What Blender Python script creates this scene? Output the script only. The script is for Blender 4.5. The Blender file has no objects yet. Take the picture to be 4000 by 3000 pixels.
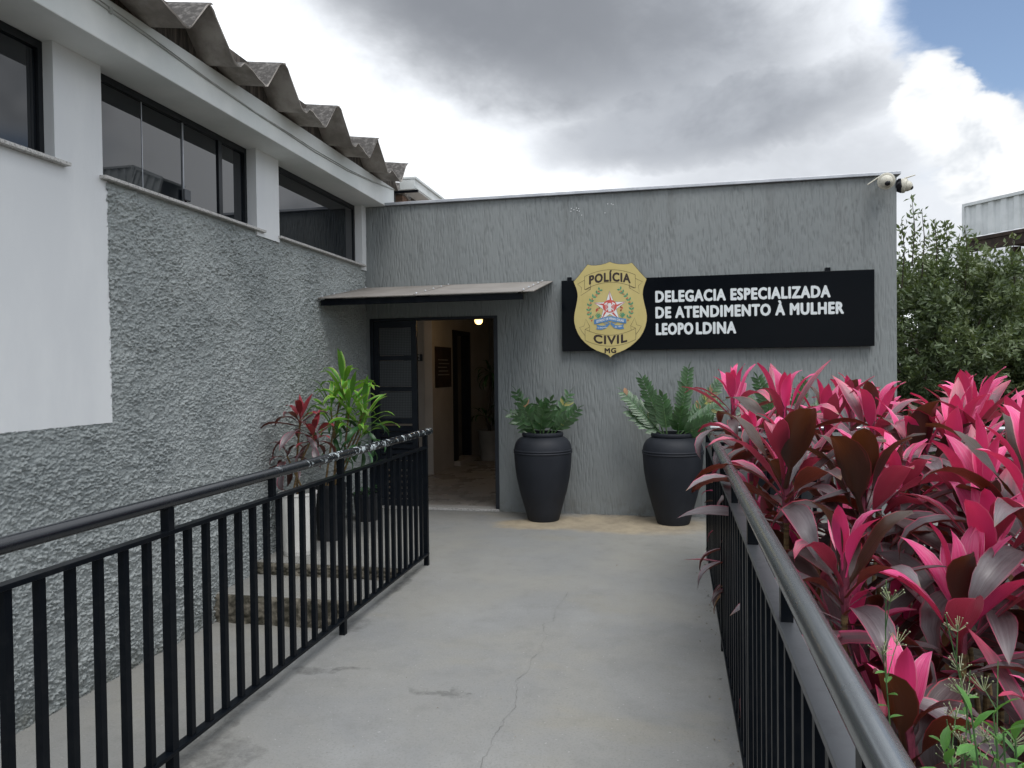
import bpy, math, random
import numpy as np
from mathutils import Vector, Matrix

random.seed(7)
RNG = np.random.default_rng(11)
R = math.radians
scene = bpy.context.scene
COL = scene.collection

# ------------------------------------------------------------------ camera
cam_d = bpy.data.cameras.new('camera')
cam = bpy.data.objects.new('camera', cam_d)
COL.objects.link(cam)
cam_d.sensor_width = 36.0
cam_d.lens = 1580.0 / 2212.0 * 36.0
cam_d.clip_start = 0.02
cam_d.clip_end = 3000
YAW, PITCH, ROLL, CAMH = math.atan2(329, 1580), math.atan2(29.5, 1580), 0.012, 1.5
F = Vector((-math.sin(YAW) * math.cos(PITCH), math.cos(YAW) * math.cos(PITCH), -math.sin(PITCH)))
R0 = F.cross(Vector((0, 0, 1))).normalized()
U0 = R0.cross(F)
CR = R0 * math.cos(ROLL) - U0 * math.sin(ROLL)
CU = U0 * math.cos(ROLL) + R0 * math.sin(ROLL)
cam.matrix_world = Matrix(((CR.x, CU.x, -F.x, 0), (CR.y, CU.y, -F.y, 0), (CR.z, CU.z, -F.z, CAMH), (0, 0, 0, 1)))
scene.camera = cam

# ------------------------------------------------------------------ colour management, engine
scene.view_settings.view_transform = 'Standard'
scene.view_settings.look = 'None'
scene.view_settings.exposure = 0.08
scene.view_settings.gamma = 1.0
scene.render.engine = 'CYCLES'
scene.cycles.use_denoising = True
scene.cycles.max_bounces = 8
scene.cycles.diffuse_bounces = 4
scene.cycles.glossy_bounces = 4
scene.cycles.transparent_max_bounces = 8

# ------------------------------------------------------------------ node helpers
class NT:
    def __init__(s, tree):
        s.t = tree
    def n(s, typ, inp=None, **kw):
        o = s.t.nodes.new(typ)
        for k, v in kw.items():
            setattr(o, k, v)
        for k, v in (inp or {}).items():
            s.put(o.inputs[k], v)
        return o
    def put(s, sock, v):
        if isinstance(v, bpy.types.NodeSocket):
            s.t.links.new(v, sock)
        else:
            sock.default_value = v
    def m(s, op, a, b=0.0, c=None, clamp=False):
        o = s.t.nodes.new('ShaderNodeMath'); o.operation = op; o.use_clamp = clamp
        s.put(o.inputs[0], a); s.put(o.inputs[1], b)
        if c is not None:
            s.put(o.inputs[2], c)
        return o.outputs[0]
    def ss(s, v, lo, hi, a=0.0, b=1.0):
        o = s.n('ShaderNodeMapRange', {'Value': v, 'From Min': lo, 'From Max': hi, 'To Min': a, 'To Max': b}, interpolation_type='SMOOTHSTEP')
        return o.outputs[0]
    def lin(s, v, lo, hi, a=0.0, b=1.0):
        return s.n('ShaderNodeMapRange', {'Value': v, 'From Min': lo, 'From Max': hi, 'To Min': a, 'To Max': b}).outputs[0]
    def mix(s, fac, a, b, blend='MIX'):
        o = s.t.nodes.new('ShaderNodeMix'); o.data_type = 'RGBA'; o.blend_type = blend
        s.put(o.inputs[0], fac)
        for sock, v in ((o.inputs[6], a), (o.inputs[7], b)):
            if isinstance(v, (tuple, list)) and len(v) == 3:
                v = (*v, 1)
            s.put(sock, v)
        return o.outputs[2]
    def noise(s, vec, scale, detail=4, rough=0.55, dist=0.0, dim='3D'):
        return s.n('ShaderNodeTexNoise', {'Vector': vec, 'Scale': scale, 'Detail': detail, 'Roughness': rough, 'Distortion': dist}, noise_dimensions=dim).outputs[0]
    def map(s, vec, scale=(1, 1, 1), loc=(0, 0, 0), rot=(0, 0, 0)):
        return s.n('ShaderNodeMapping', {'Vector': vec, 'Scale': scale, 'Location': loc, 'Rotation': rot}).outputs[0]

# ------------------------------------------------------------------ world: sky with broken cloud
SUN_EL, SUN_AZ = R(60), R(150)          # azimuth clockwise from +Y
world = bpy.data.worlds.new('World')
scene.world = world
world.use_nodes = True
wt = world.node_tree
wt.nodes.clear()
w = NT(wt)
sky = w.n('ShaderNodeTexSky', sky_type='NISHITA', sun_disc=False, sun_elevation=SUN_EL, sun_rotation=SUN_AZ,
          altitude=200.0, air_density=1.0, dust_density=1.2, ozone_density=1.0)
tc = w.n('ShaderNodeTexCoord').outputs['Generated']
sep = w.n('ShaderNodeSeparateXYZ', {'Vector': tc})
dx, dy, dz = sep.outputs[0], sep.outputs[1], sep.outputs[2]
n1 = w.noise(tc, 3.2, 4, 0.55)
n2 = w.noise(w.map(tc, (1, 1, 1.9), (3.1, 1.7, 0.4)), 7.0, 6, 0.6, 0.25)
n3 = w.noise(w.map(tc, (1, 1, 1.6), (7.7, 2.2, 5.0)), 2.1, 2, 0.5)
n4 = w.noise(w.map(tc, (1, 1, 1.5), (0.3, 9.0, 2.0)), 6.5, 5, 0.6, 0.2)
warp = w.m('SUBTRACT', n2, 0.5)
warp2 = w.m('SUBTRACT', n1, 0.5)
az = w.m('ARCTAN2', dx, dy)
el0 = w.m('ARCSINE', dz)
az = w.m('ADD', az, w.m('MULTIPLY', warp, 0.13))
el = w.m('ADD', el0, w.m('MULTIPLY', w.m('SUBTRACT', n4, 0.5), 0.12))
def blob(a, e, ra, re, rot=0.0, p=2.0):
    a, e, ra, re = R(a), R(e), R(ra), R(re)
    c, s = math.cos(R(rot)), math.sin(R(rot))
    u = w.m('SUBTRACT', az, a); v = w.m('SUBTRACT', el, e)
    uu = w.m('MULTIPLY_ADD', u, c / ra, w.m('MULTIPLY', v, s / ra))
    vv = w.m('MULTIPLY_ADD', v, c / re, w.m('MULTIPLY', u, -s / re))
    return w.m('MULTIPLY_ADD', uu, uu, w.m('MULTIPLY', vv, vv))      # 0 centre, 1 at rim
def soft(d, lo=1.3, hi=0.3):
    return w.ss(d, hi, lo, 1.0, 0.0)
# broad cloud deck, broken by blue where the coverage noise drops
cover = w.ss(n3, 0.36, 0.47)
hole = soft(blob(23.2, 22.0, 8.0, 5.6, -32), 1.3, 0.55)
deck_view = soft(blob(-8, 19, 31, 13), 1.5, 0.8)
cover = w.m('MAXIMUM', cover, deck_view)
cover = w.m('MULTIPLY', cover, w.m('SUBTRACT', 1.0, hole))
# dark belly of the deck
dark = w.m('MAXIMUM', soft(blob(-9.0, 26.0, 26, 8.2, -12), 1.5, 0.15), soft(blob(4.0, 18.4, 15, 4.8, 3), 1.7, 0.05))
dark = w.m('MAXIMUM', dark, w.m('MULTIPLY', soft(blob(9.0, 13.5, 12, 4.6), 1.9, 0.0), 0.66))
dark = w.m('MAXIMUM', dark, w.m('MULTIPLY', soft(blob(22.0, 11.0, 10, 9), 1.6, 0.2), 0.50))
inview = soft(blob(-6, 17, 34, 15), 1.3, 0.8)
dark_far = w.ss(n1, 0.46, 0.66)
dark = w.m('ADD', w.m('MULTIPLY', dark, inview), w.m('MULTIPLY', dark_far, w.m('SUBTRACT', 1.0, inview)))
dark = w.m('ADD', dark, w.m('MULTIPLY', warp2, 0.32), clamp=True)
grey = w.mix(w.ss(n4, 0.34, 0.66), (0.345, 0.37, 0.415), (0.470, 0.50, 0.55))
grey = w.mix(w.m('MULTIPLY', soft(blob(-15, 27, 17, 6.5, -10), 1.6, 0.0), 0.75), grey, (0.225, 0.24, 0.268))
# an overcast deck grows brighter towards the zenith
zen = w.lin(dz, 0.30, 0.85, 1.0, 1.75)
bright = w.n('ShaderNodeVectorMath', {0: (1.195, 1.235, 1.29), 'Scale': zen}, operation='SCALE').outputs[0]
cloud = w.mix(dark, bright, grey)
# bright cumulus towers standing in front of the blue
cum = w.m('MINIMUM', blob(18.6, 17.0, 2.5, 3.2, 10), blob(22.6, 12.2, 3.8, 3.3, 0))
cum = w.m('MINIMUM', cum, blob(20.6, 15.4, 3.0, 2.0, 0))
cum_d = w.m('ADD', cum, w.m('MULTIPLY', warp, -0.9))
cum_a = w.ss(cum_d, 0.72, 1.20, 1.0, 0.0)
shade = w.m('MAXIMUM', w.ss(n4, 0.46, 0.66), w.m('MULTIPLY', w.ss(cum, 0.25, 0.9), 0.55))
cumc = w.mix(w.m('MULTIPLY', shade, 0.75), (1.12, 1.13, 1.14), (0.56, 0.61, 0.67))
skyc = w.n('ShaderNodeVectorMath', {0: sky.outputs[0], 1: (0.15, 0.15, 0.15)}, operation='MULTIPLY').outputs[0]
veil = w.mix(0.03, skyc, (0.9, 0.93, 0.97))
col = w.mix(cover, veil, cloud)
col = w.mix(cum_a, col, cumc)
# below the horizon: plain ground haze
col = w.mix(w.ss(dz, -0.06, 0.0), (0.16, 0.16, 0.15), col)
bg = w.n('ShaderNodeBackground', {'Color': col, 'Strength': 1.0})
wo = w.n('ShaderNodeOutputWorld')
wt.links.new(bg.outputs[0], wo.inputs[0])
world.cycles.sampling_method = 'NONE'

# ------------------------------------------------------------------ sun (veiled by cloud)
sd = bpy.data.lights.new('sun', 'SUN')
sd.energy = 1.5
sd.angle = R(25)
sd.color = (1.0, 0.975, 0.94)
so = bpy.data.objects.new('sun', sd)
COL.objects.link(so)
sun_dir = Vector((math.sin(SUN_AZ) * math.cos(SUN_EL), math.cos(SUN_AZ) * math.cos(SUN_EL), math.sin(SUN_EL)))
so.rotation_euler = sun_dir.to_track_quat('Z', 'Y').to_euler()
so.location = sun_dir * 50

# ------------------------------------------------------------------ mesh helpers
class MB:
    def __init__(s):
        s.v, s.f, s.uv = [], [], None
    def add(s, vs, fs):
        b = len(s.v)
        s.v += [tuple(p) for p in vs]
        s.f += [tuple(i + b for i in f) for f in fs]
        return s
    def box(s, x0, x1, y0, y1, z0, z1, M=None):
        vs = [Vector((x, y, z)) for x in (x0, x1) for y in (y0, y1) for z in (z0, z1)]
        if M is not None:
            vs = [M @ p for p in vs]
        return s.add(vs, [(0, 1, 3, 2), (4, 6, 7, 5), (0, 4, 5, 1), (2, 3, 7, 6), (0, 2, 6, 4), (1, 5, 7, 3)])
    def cbox(s, c, size, M=None):
        h = [k / 2 for k in size]
        T = Matrix.Translation(Vector(c)) @ (M if M is not None else Matrix())
        return s.box(-h[0], h[0], -h[1], h[1], -h[2], h[2], T)
    def tube(s, pts, r, n=8, cap=True):
        pts = [Vector(p) for p in pts]
        rs = r if isinstance(r, (list, tuple)) else [r] * len(pts)
        rings = []
        up = Vector((0, 0, 1))
        prev = None
        for i, p in enumerate(pts):
            d = (pts[min(i + 1, len(pts) - 1)] - pts[max(i - 1, 0)]).normalized()
            if prev is None:
                a = d.cross(up)
                if a.length < 1e-3:
                    a = d.cross(Vector((1, 0, 0)))
            else:
                a = prev - d * prev.dot(d)
            a.normalize(); prev = a
            b = d.cross(a)
            rings.append([p + (a * math.cos(2 * math.pi * k / n) + b * math.sin(2 * math.pi * k / n)) * rs[i] for k in range(n)])
        vs = [q for ring in rings for q in ring]
        fs = []
        for i in range(len(pts) - 1):
            for k in range(n):
                k2 = (k + 1) % n
                fs.append((i * n + k, (i + 1) * n + k, (i + 1) * n + k2, i * n + k2))
        if cap:
            fs.append(tuple(range(n)))
            fs.append(tuple(reversed(range((len(pts) - 1) * n, len(pts) * n))))
        return s.add(vs, fs)
    def lathe(s, prof, n=32, c=(0, 0, 0), M=None):
        vs, fs = [], []
        for (r, z) in prof:
            for k in range(n):
                a = 2 * math.pi * k / n
                p = Vector((r * math.cos(a), r * math.sin(a), z))
                if M is not None:
                    p = M @ p
                vs.append(p + Vector(c))
        for i in range(len(prof) - 1):
            for k in range(n):
                k2 = (k + 1) % n
                fs.append((i * n + k, i * n + k2, (i + 1) * n + k2, (i + 1) * n + k))
        if prof[0][0] > 1e-4:
            fs.append(tuple(reversed(range(n))))
        if prof[-1][0] > 1e-4:
            fs.append(tuple(range((len(prof) - 1) * n, len(prof) * n)))
        return s.add(vs, fs)
    def ball(s, c, r, n=10, m=6, sc=(1, 1, 1)):
        prof = [(r * math.sin(math.pi * i / m) + 1e-5, -r * math.cos(math.pi * i / m)) for i in range(m + 1)]
        return s.lathe(prof, n, c, Matrix.Diagonal(Vector(sc)))
    def prism(s, poly, z0, z1):
        n = len(poly)
        vs = [(x, y, z0) for x, y in poly] + [(x, y, z1) for x, y in poly]
        fs = [tuple(reversed(range(n))), tuple(range(n, 2 * n))]
        fs += [(i, (i + 1) % n, n + (i + 1) % n, n + i) for i in range(n)]
        return s.add(vs, fs)
    def build(s, name, mat, parent=None, at=None, smooth=False, bevel=0.0):
        o0 = origin(parent) if parent is not None else Vector(at or (0, 0, 0))
        me = bpy.data.meshes.new(name)
        me.from_pydata([(p[0] - o0.x, p[1] - o0.y, p[2] - o0.z) for p in s.v], [], s.f)
        me.update()
        if mat is not None:
            me.materials.append(mat)
        if smooth:
            me.shade_smooth()
            if smooth != 'all':
                me.set_sharp_from_angle(angle=R(40))
        return link(name, me, parent, at, bevel)

ORG = {}
def origin(o):
    return ORG.get(o.name, Vector((0, 0, 0)))
def link(name, me, parent=None, at=None, bevel=0.0):
    ob = bpy.data.objects.new(name, me)
    COL.objects.link(ob)
    if parent is not None:
        ob.parent = parent
        ORG[ob.name] = origin(parent).copy()
    else:
        ob.location = at or (0, 0, 0)
        ORG[ob.name] = Vector(at or (0, 0, 0))
    if bevel:
        b = ob.modifiers.new('bevel', 'BEVEL'); b.width = bevel; b.segments = 2; b.limit_method = 'ANGLE'
    return ob
def place(name, me, parent, loc=None, M=None):
    """a piece that shares mesh data, at a world position under its parent"""
    ob = bpy.data.objects.new(name, me)
    COL.objects.link(ob)
    ob.parent = parent
    o0 = origin(parent)
    if M is not None:
        ob.matrix_local = Matrix.Translation(-o0) @ M
        ORG[ob.name] = M.translation.copy()
    else:
        ob.location = Vector(loc) - o0
        ORG[ob.name] = Vector(loc)
    return ob
def tag(o, label=None, cat=None, group=None, kind=None):
    for k, v in (('label', label), ('category', cat), ('group', group), ('kind', kind)):
        if v:
            o[k] = v
    return o
def root(name, at, label, cat, group=None):
    e = bpy.data.objects.new(name, None)
    e.empty_display_size = 0.1
    COL.objects.link(e)
    e.location = at
    ORG[e.name] = Vector(at)
    return tag(e, label, cat, group)
def boxmesh(name, sx, sy, sz, mat, base=True):
    b = MB().box(-sx / 2, sx / 2, -sy / 2, sy / 2, 0 if base else -sz / 2, sz if base else sz / 2)
    me = bpy.data.meshes.new(name); me.from_pydata(b.v, [], b.f); me.materials.append(mat)
    return me

# ------------------------------------------------------------------ materials
def newmat(name):
    m = bpy.data.materials.new(name)
    m.use_nodes = True
    t = NT(m.node_tree)
    b = m.node_tree.nodes['Principled BSDF']
    return m, t, b
def simple(name, c1, c2=None, scale=6.0, detail=6, rough=0.6, rough2=None, bump=0.0, bscale=60.0, metal=0.0, spec=0.35, stretch=(1, 1, 1), lo=0.35, hi=0.65, coat=0.0, ior=None):
    m, t, b = newmat(name)
    tcx = t.n('ShaderNodeTexCoord').outputs['Object']
    vec = t.map(tcx, stretch)
    c2 = c2 or c1
    nz = t.noise(vec, scale, detail, 0.6)
    f = t.ss(nz, lo, hi)
    t.put(b.inputs['Base Color'], t.mix(f, c1, c2))
    if rough2 is not None:
        t.put(b.inputs['Roughness'], t.lin(nz, lo, hi, rough, rough2))
    else:
        b.inputs['Roughness'].default_value = rough
    b.inputs['Metallic'].default_value = metal
    b.inputs['Specular IOR Level'].default_value = spec
    if ior:
        b.inputs['IOR'].default_value = ior
    if coat:
        b.inputs['Coat Weight'].default_value = coat
        b.inputs['Coat Roughness'].default_value = 0.12
    if bump:
        bn = t.n('ShaderNodeBump', {'Height': t.noise(vec, bscale, 5, 0.6), 'Strength': bump, 'Distance': 0.01})
        t.put(b.inputs['Normal'], bn.outputs[0])
    return m

def concrete_mat(name='concrete', marks=True):
    m, t, b = newmat(name)
    p = t.n('ShaderNodeTexCoord').outputs['Object']
    a = t.noise(p, 0.9, 7, 0.62, 0.4)
    c = t.noise(p, 5.0, 8, 0.7)
    fine = t.noise(p, 90, 4, 0.7)
    col = t.mix(t.ss(a, 0.3, 0.7), (0.252, 0.246, 0.222), (0.212, 0.216, 0.214))
    col = t.mix(t.m('MULTIPLY', t.ss(c, 0.45, 0.8), 0.5), col, (0.16, 0.16, 0.152))
    col = t.mix(t.m('MULTIPLY', t.ss(t.noise(t.map(p, (1, 1, 1), (5, 3, 0)), 1.7, 6, 0.6), 0.5, 0.75), 0.4), col, (0.285, 0.29, 0.287))
    col = t.mix(t.m('MULTIPLY', t.ss(t.noise(t.map(p, (0.7, 1.6, 1), (9, 3, 0)), 1.3, 6, 0.6), 0.55, 0.72), 0.35), col, (0.255, 0.235, 0.18))
    col = t.mix(t.m('MULTIPLY', t.ss(fine, 0.48, 0.72), 0.5), col, (0.135, 0.135, 0.128))
    col = t.mix(t.m('MULTIPLY', t.ss(t.noise(p, 60, 2, 0.5), 0.70, 0.74), 0.55), col, (0.45, 0.45, 0.43))
    if marks:
        s = t.n('ShaderNodeSeparateXYZ', {'Vector': p})
        wx = t.m('SUBTRACT', t.noise(p, 2.2, 7, 0.65), 0.5)
        wy = t.m('SUBTRACT', t.noise(t.map(p, loc=(4, 7, 2)), 2.6, 7, 0.65), 0.5)
        X = t.m('ADD', s.outputs[0], t.m('MULTIPLY', wx, 0.55)); Y = t.m('ADD', s.outputs[1], t.m('MULTIPLY', wy, 0.45))
        def ell(cx, cy, rx, ry, lo=0.5, hi=1.1):
            u = t.m('DIVIDE', t.m('SUBTRACT', X, cx), rx); v = t.m('DIVIDE', t.m('SUBTRACT', Y, cy), ry)
            d = t.m('ADD', t.m('MULTIPLY', u, u), t.m('MULTIPLY', v, v))
            return t.ss(d, lo, hi, 1.0, 0.0)
        tan = t.m('MAXIMUM', ell(-0.45, 7.12, 1.0, 0.50, 0.35, 1.1), ell(-1.2, 7.0, 0.5, 0.26, 0.4, 1.1))
        col = t.mix(t.m('MULTIPLY', tan, 0.8), col, t.mix(t.ss(c, 0.35, 0.65), (0.40, 0.325, 0.215), (0.27, 0.22, 0.15)))
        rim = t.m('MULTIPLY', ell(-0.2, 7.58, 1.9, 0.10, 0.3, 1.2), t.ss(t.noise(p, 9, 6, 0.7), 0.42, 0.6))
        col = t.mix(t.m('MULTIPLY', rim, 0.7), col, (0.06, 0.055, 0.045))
        sm = None
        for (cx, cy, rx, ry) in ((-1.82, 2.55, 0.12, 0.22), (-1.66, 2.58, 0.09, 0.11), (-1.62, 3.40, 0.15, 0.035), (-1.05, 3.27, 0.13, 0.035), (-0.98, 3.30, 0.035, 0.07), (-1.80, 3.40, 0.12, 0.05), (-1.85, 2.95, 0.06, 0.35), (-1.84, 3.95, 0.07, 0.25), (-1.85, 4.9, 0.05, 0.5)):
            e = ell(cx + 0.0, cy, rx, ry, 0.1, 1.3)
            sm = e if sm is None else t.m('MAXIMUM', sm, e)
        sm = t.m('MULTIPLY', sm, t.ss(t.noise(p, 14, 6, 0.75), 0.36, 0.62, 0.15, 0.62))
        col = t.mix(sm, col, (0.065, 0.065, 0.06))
    t.put(b.inputs['Base Color'], col)
    t.put(b.inputs['Roughness'], t.lin(c, 0.3, 0.7, 0.62, 0.85))
    bn = t.n('ShaderNodeBump', {'Height': t.m('ADD', t.m('MULTIPLY', fine, 0.5), c), 'Strength': 0.3, 'Distance': 0.01})
    t.put(b.inputs['Normal'], bn.outputs[0])
    return m

def stucco_mat():
    m, t, b = newmat('grey_roughcast')
    p = t.n('ShaderNodeTexCoord').outputs['Object']
    n = t.noise(p, 1.1, 5, 0.6)
    col = t.mix(t.ss(n, 0.35, 0.65), (0.285, 0.310, 0.308), (0.360, 0.386, 0.380))
    col = t.mix(t.m('MULTIPLY', t.ss(t.noise(p, 45, 4, 0.6), 0.5, 0.75), 0.3), col, (0.20, 0.22, 0.225))
    # splash dirt and greenish damp low on the wall
    z = t.n('ShaderNodeSeparateXYZ', {'Vector': p}).outputs[2]
    low = t.m('MULTIPLY', t.ss(t.m('ADD', z, t.m('MULTIPLY', n, 0.25)), 0.1, 0.28, 1.0, 0.0), t.ss(t.noise(p, 7, 6, 0.7), 0.4, 0.65))
    col = t.mix(t.m('MULTIPLY', low, 0.7), col, (0.075, 0.075, 0.05))
    t.put(b.inputs['Base Color'], col)
    b.inputs['Roughness'].default_value = 0.9
    b.inputs['Specular IOR Level'].default_value = 0.25
    bn = t.n('ShaderNodeBump', {'Height': t.noise(p, 170, 3, 0.7), 'Strength': 0.8, 'Distance': 0.006})
    t.put(b.inputs['Normal'], bn.outputs[0])
    return m

def grafiato_mat():
    m, t, b = newmat('grey_grooved_plaster')
    p = t.n('ShaderNodeTexCoord').outputs['Object']
    n = t.noise(t.map(p, (1, 1, 0.5)), 0.8, 5, 0.6)
    col = t.mix(t.ss(n, 0.35, 0.65), (0.200, 0.218, 0.220), (0.228, 0.246, 0.246))
    st = t.noise(t.map(p, (1, 1, 0.08)), 9, 5, 0.6)
    col = t.mix(t.m('MULTIPLY', t.ss(st, 0.5, 0.75), 0.25), col, (0.19, 0.20, 0.205))
    zz_ = t.n('ShaderNodeSeparateXYZ', {'Vector': p}).outputs[2]
    drip = t.m('MULTIPLY', t.ss(t.noise(t.map(p, (1, 1, 0.03)), 5.5, 4, 0.65), 0.5, 0.72), t.ss(zz_, 1.9, 3.3))
    splash = t.m('MULTIPLY', t.ss(t.noise(p, 6, 5, 0.65), 0.42, 0.68), t.ss(zz_, 0.02, 0.28, 1.0, 0.0))
    col = t.mix(t.m('MULTIPLY', drip, 0.30), col, (0.12, 0.125, 0.12))
    col = t.mix(t.m('MULTIPLY', splash, 0.45), col, (0.11, 0.10, 0.08))
    t.put(b.inputs['Base Color'], col)
    b.inputs['Roughness'].default_value = 0.8
    b.inputs['Specular IOR Level'].default_value = 0.3
    h = t.m('ADD', t.noise(t.map(p, (1, 1, 0.06)), 110, 2, 0.6), t.m('MULTIPLY', t.noise(p, 150, 2, 0.6), 0.3))
    bn = t.n('ShaderNodeBump', {'Height': h, 'Strength': 0.35, 'Distance': 0.006})
    t.put(b.inputs['Normal'], bn.outputs[0])
    return m

def chip_paint(name, base, rough, chip_lo, chip_hi, ycut=None, spec=0.3, metal=0.0):
    """black enamel with flakes of pale primer"""
    m, t, b = newmat(name)
    p = t.n('ShaderNodeTexCoord').outputs['Object']
    n = t.noise(p, 26, 5, 0.65, 0.5)
    big = t.noise(p, 5, 3, 0.5)
    f = t.ss(n, chip_lo, chip_lo + 0.015)
    s = t.n('ShaderNodeSeparateXYZ', {'Vector': p})
    if ycut:
        f = t.m('MULTIPLY', f, t.ss(t.m('ADD', s.outputs[1], t.m('MULTIPLY', t.m('SUBTRACT', big, 0.5), 2.6)), ycut - 0.2, ycut + 0.2))
    few = t.m('MULTIPLY', t.ss(n, chip_hi, chip_hi + 0.012), t.ss(big, 0.5, 0.6))
    f = t.m('MAXIMUM', f, few)
    dust = t.m('MULTIPLY', t.ss(t.noise(p, 9, 6, 0.7), 0.45, 0.75), 0.25)
    col = t.mix(dust, base, (0.03, 0.03, 0.03))
    t.put(b.inputs['Base Color'], t.mix(f, col, (0.42, 0.47, 0.48)))
    t.put(b.inputs['Roughness'], t.m('ADD', t.m('ADD', rough, t.m('MULTIPLY', f, 0.35)), t.m('MULTIPLY', dust, 0.4)))
    b.inputs['Specular IOR Level'].default_value = spec
    t.put(b.inputs['Metallic'], t.m('MULTIPLY', t.m('SUBTRACT', 1.0, f), metal))
    bn = t.n('ShaderNodeBump', {'Height': t.m('ADD', t.m('MULTIPLY', f, -1.0), t.m('MULTIPLY', t.noise(p, 40, 3, 0.5), 0.25)), 'Strength': 0.10, 'Distance': 0.001})
    t.put(b.inputs['Normal'], bn.outputs[0])
    return m

MAT = {}
MAT['concrete'] = concrete_mat()
MAT['path'] = concrete_mat('path_concrete', False)
MAT['stucco'] = stucco_mat()
MAT['grafiato'] = grafiato_mat()
MAT['white'] = simple('white_wall_paint', (0.615, 0.632, 0.645), (0.685, 0.70, 0.705), 1.6, 7, 0.7, stretch=(1, 1, .35), bump=0.12, bscale=22)
MAT['beam'] = simple('white_beam_paint', (0.60, 0.63, 0.62), (0.70, 0.72, 0.71), 1.6, 7, 0.7, bump=0.06, bscale=20)
MAT['granite'] = simple('speckled_granite', (0.50, 0.49, 0.47), (0.22, 0.21, 0.20), 120, 3, 0.4, lo=0.5, hi=0.62)
MAT['black_frame'] = simple('black_window_frame', (0.005, 0.007, 0.010), (0.009, 0.011, 0.014), 9, 5, 0.38)
MAT['fibre'] = simple('fibre_cement', (0.20, 0.18, 0.16), (0.40, 0.37, 0.34), 3.6, 9, 0.9, bump=0.35, bscale=70)
MAT['fibre_top'] = simple('lichened_fibre_cement', (0.060, 0.056, 0.052), (0.17, 0.16, 0.15), 26, 8, 0.95, bump=0.4, bscale=70, lo=0.42, hi=0.72)
MAT['old_wood'] = simple('weathered_wood', (0.03, 0.027, 0.023), (0.12, 0.10, 0.085), 5, 8, 0.9, stretch=(1, 6, 0.6), bump=0.5, bscale=30)
MAT['rail'] = chip_paint('black_rail_enamel', (0.0030, 0.0045, 0.007), 0.36, 0.86, 0.88, None, 0.10)
MAT['pipe_l'] = chip_paint('chipped_black_pipe', (0.008, 0.010, 0.014), 0.24, 0.575, 0.70, 3.3, 0.5)
MAT['pipe_r'] = chip_paint('worn_dark_grey_pipe', (0.21, 0.225, 0.235), 0.24, 0.80, 0.745, None, 0.5, 0.8)
MAT['bar'] = chip_paint('worn_grey_flat_bar', (0.085, 0.09, 0.097), 0.40, 0.82, 0.80, None, 0.5, 0.4)
MAT['slate_door'] = simple('dark_slate_door_paint', (0.007, 0.010, 0.016), (0.012, 0.016, 0.023), 7, 5, 0.42)
MAT['sign_black'] = simple('gloss_black_acrylic', (0.0015, 0.0026, 0.0045), (0.0025, 0.004, 0.006), 3, 4, 0.08, rough2=0.16, spec=0.07)
MAT['letter'] = simple('pale_vinyl_letter', (0.62, 0.66, 0.67), (0.66, 0.70, 0.71), 5, 3, 0.5)
MAT['gold'] = simple('mustard_panel', (0.49, 0.405, 0.155), (0.53, 0.44, 0.18), 4, 4, 0.45)
MAT['ink'] = simple('brown_black_ink', (0.028, 0.018, 0.014), (0.04, 0.026, 0.02), 8, 3, 0.5)
MAT['green_ink'] = simple('leaf_green_ink', (0.06, 0.24, 0.13), (0.10, 0.32, 0.18), 60, 3, 0.5)
MAT['red_ink'] = simple('red_ink', (0.52, 0.075, 0.06), (0.58, 0.10, 0.08), 20, 3, 0.5)
MAT['white_ink'] = simple('white_ink', (0.68, 0.69, 0.68), (0.74, 0.75, 0.74), 20, 3, 0.5)
MAT['blue_ink'] = simple('blue_ink', (0.075, 0.19, 0.38), (0.10, 0.24, 0.44), 20, 3, 0.5)
MAT['awning'] = simple('dusty_taupe_sheet', (0.20, 0.183, 0.165), (0.26, 0.24, 0.22), 3, 8, 0.6, bump=0.05)
MAT['vase'] = simple('matt_charcoal_glaze', (0.010, 0.0125, 0.018), (0.016, 0.019, 0.026), 3, 8, 0.58, rough2=0.72, bump=0.06, bscale=30)
MAT['vase_soil'] = simple('potting_soil', (0.02, 0.016, 0.012), (0.05, 0.04, 0.03), 40, 5, 0.95, bump=0.8)
MAT['white_pot'] = simple('white_plastic_pot', (0.62, 0.62, 0.58), (0.70, 0.69, 0.66), 4, 6, 0.5)
MAT['black_pot'] = simple('black_plastic_pot', (0.018, 0.02, 0.024), (0.03, 0.032, 0.036), 6, 5, 0.45)
MAT['soil'] = simple('dark_garden_soil', (0.018, 0.014, 0.010), (0.055, 0.043, 0.032), 9, 9, 0.95, bump=1.0, bscale=40)
MAT['ground'] = simple('dry_earth_and_grass', (0.055, 0.06, 0.03), (0.11, 0.095, 0.065), 0.8, 9, 0.95, bump=0.6, bscale=8)
MAT['riser'] = simple('mossy_rough_concrete', (0.045, 0.042, 0.03), (0.20, 0.18, 0.145), 12, 9, 0.95, bump=1.0, bscale=30, lo=0.38, hi=0.68)
MAT['metal_coping'] = simple('galvanised_flashing', (0.40, 0.42, 0.45), (0.50, 0.52, 0.55), 6, 5, 0.45, metal=0.5)
MAT['gutter'] = simple('white_metal_gutter', (0.55, 0.58, 0.57), (0.64, 0.66, 0.65), 4, 5, 0.5)
MAT['brick'] = simple('bare_clay_brick', (0.20, 0.125, 0.09), (0.28, 0.19, 0.145), 14, 5, 0.9, bump=0.4)
MAT['interior'] = simple('interior_wall_paint', (0.44, 0.41, 0.37), (0.50, 0.47, 0.43), 2, 4, 0.7)
MAT['tile'] = simple('polished_floor_tile', (0.32, 0.295, 0.265), (0.38, 0.355, 0.32), 2.5, 6, 0.22, rough2=0.35)
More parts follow.
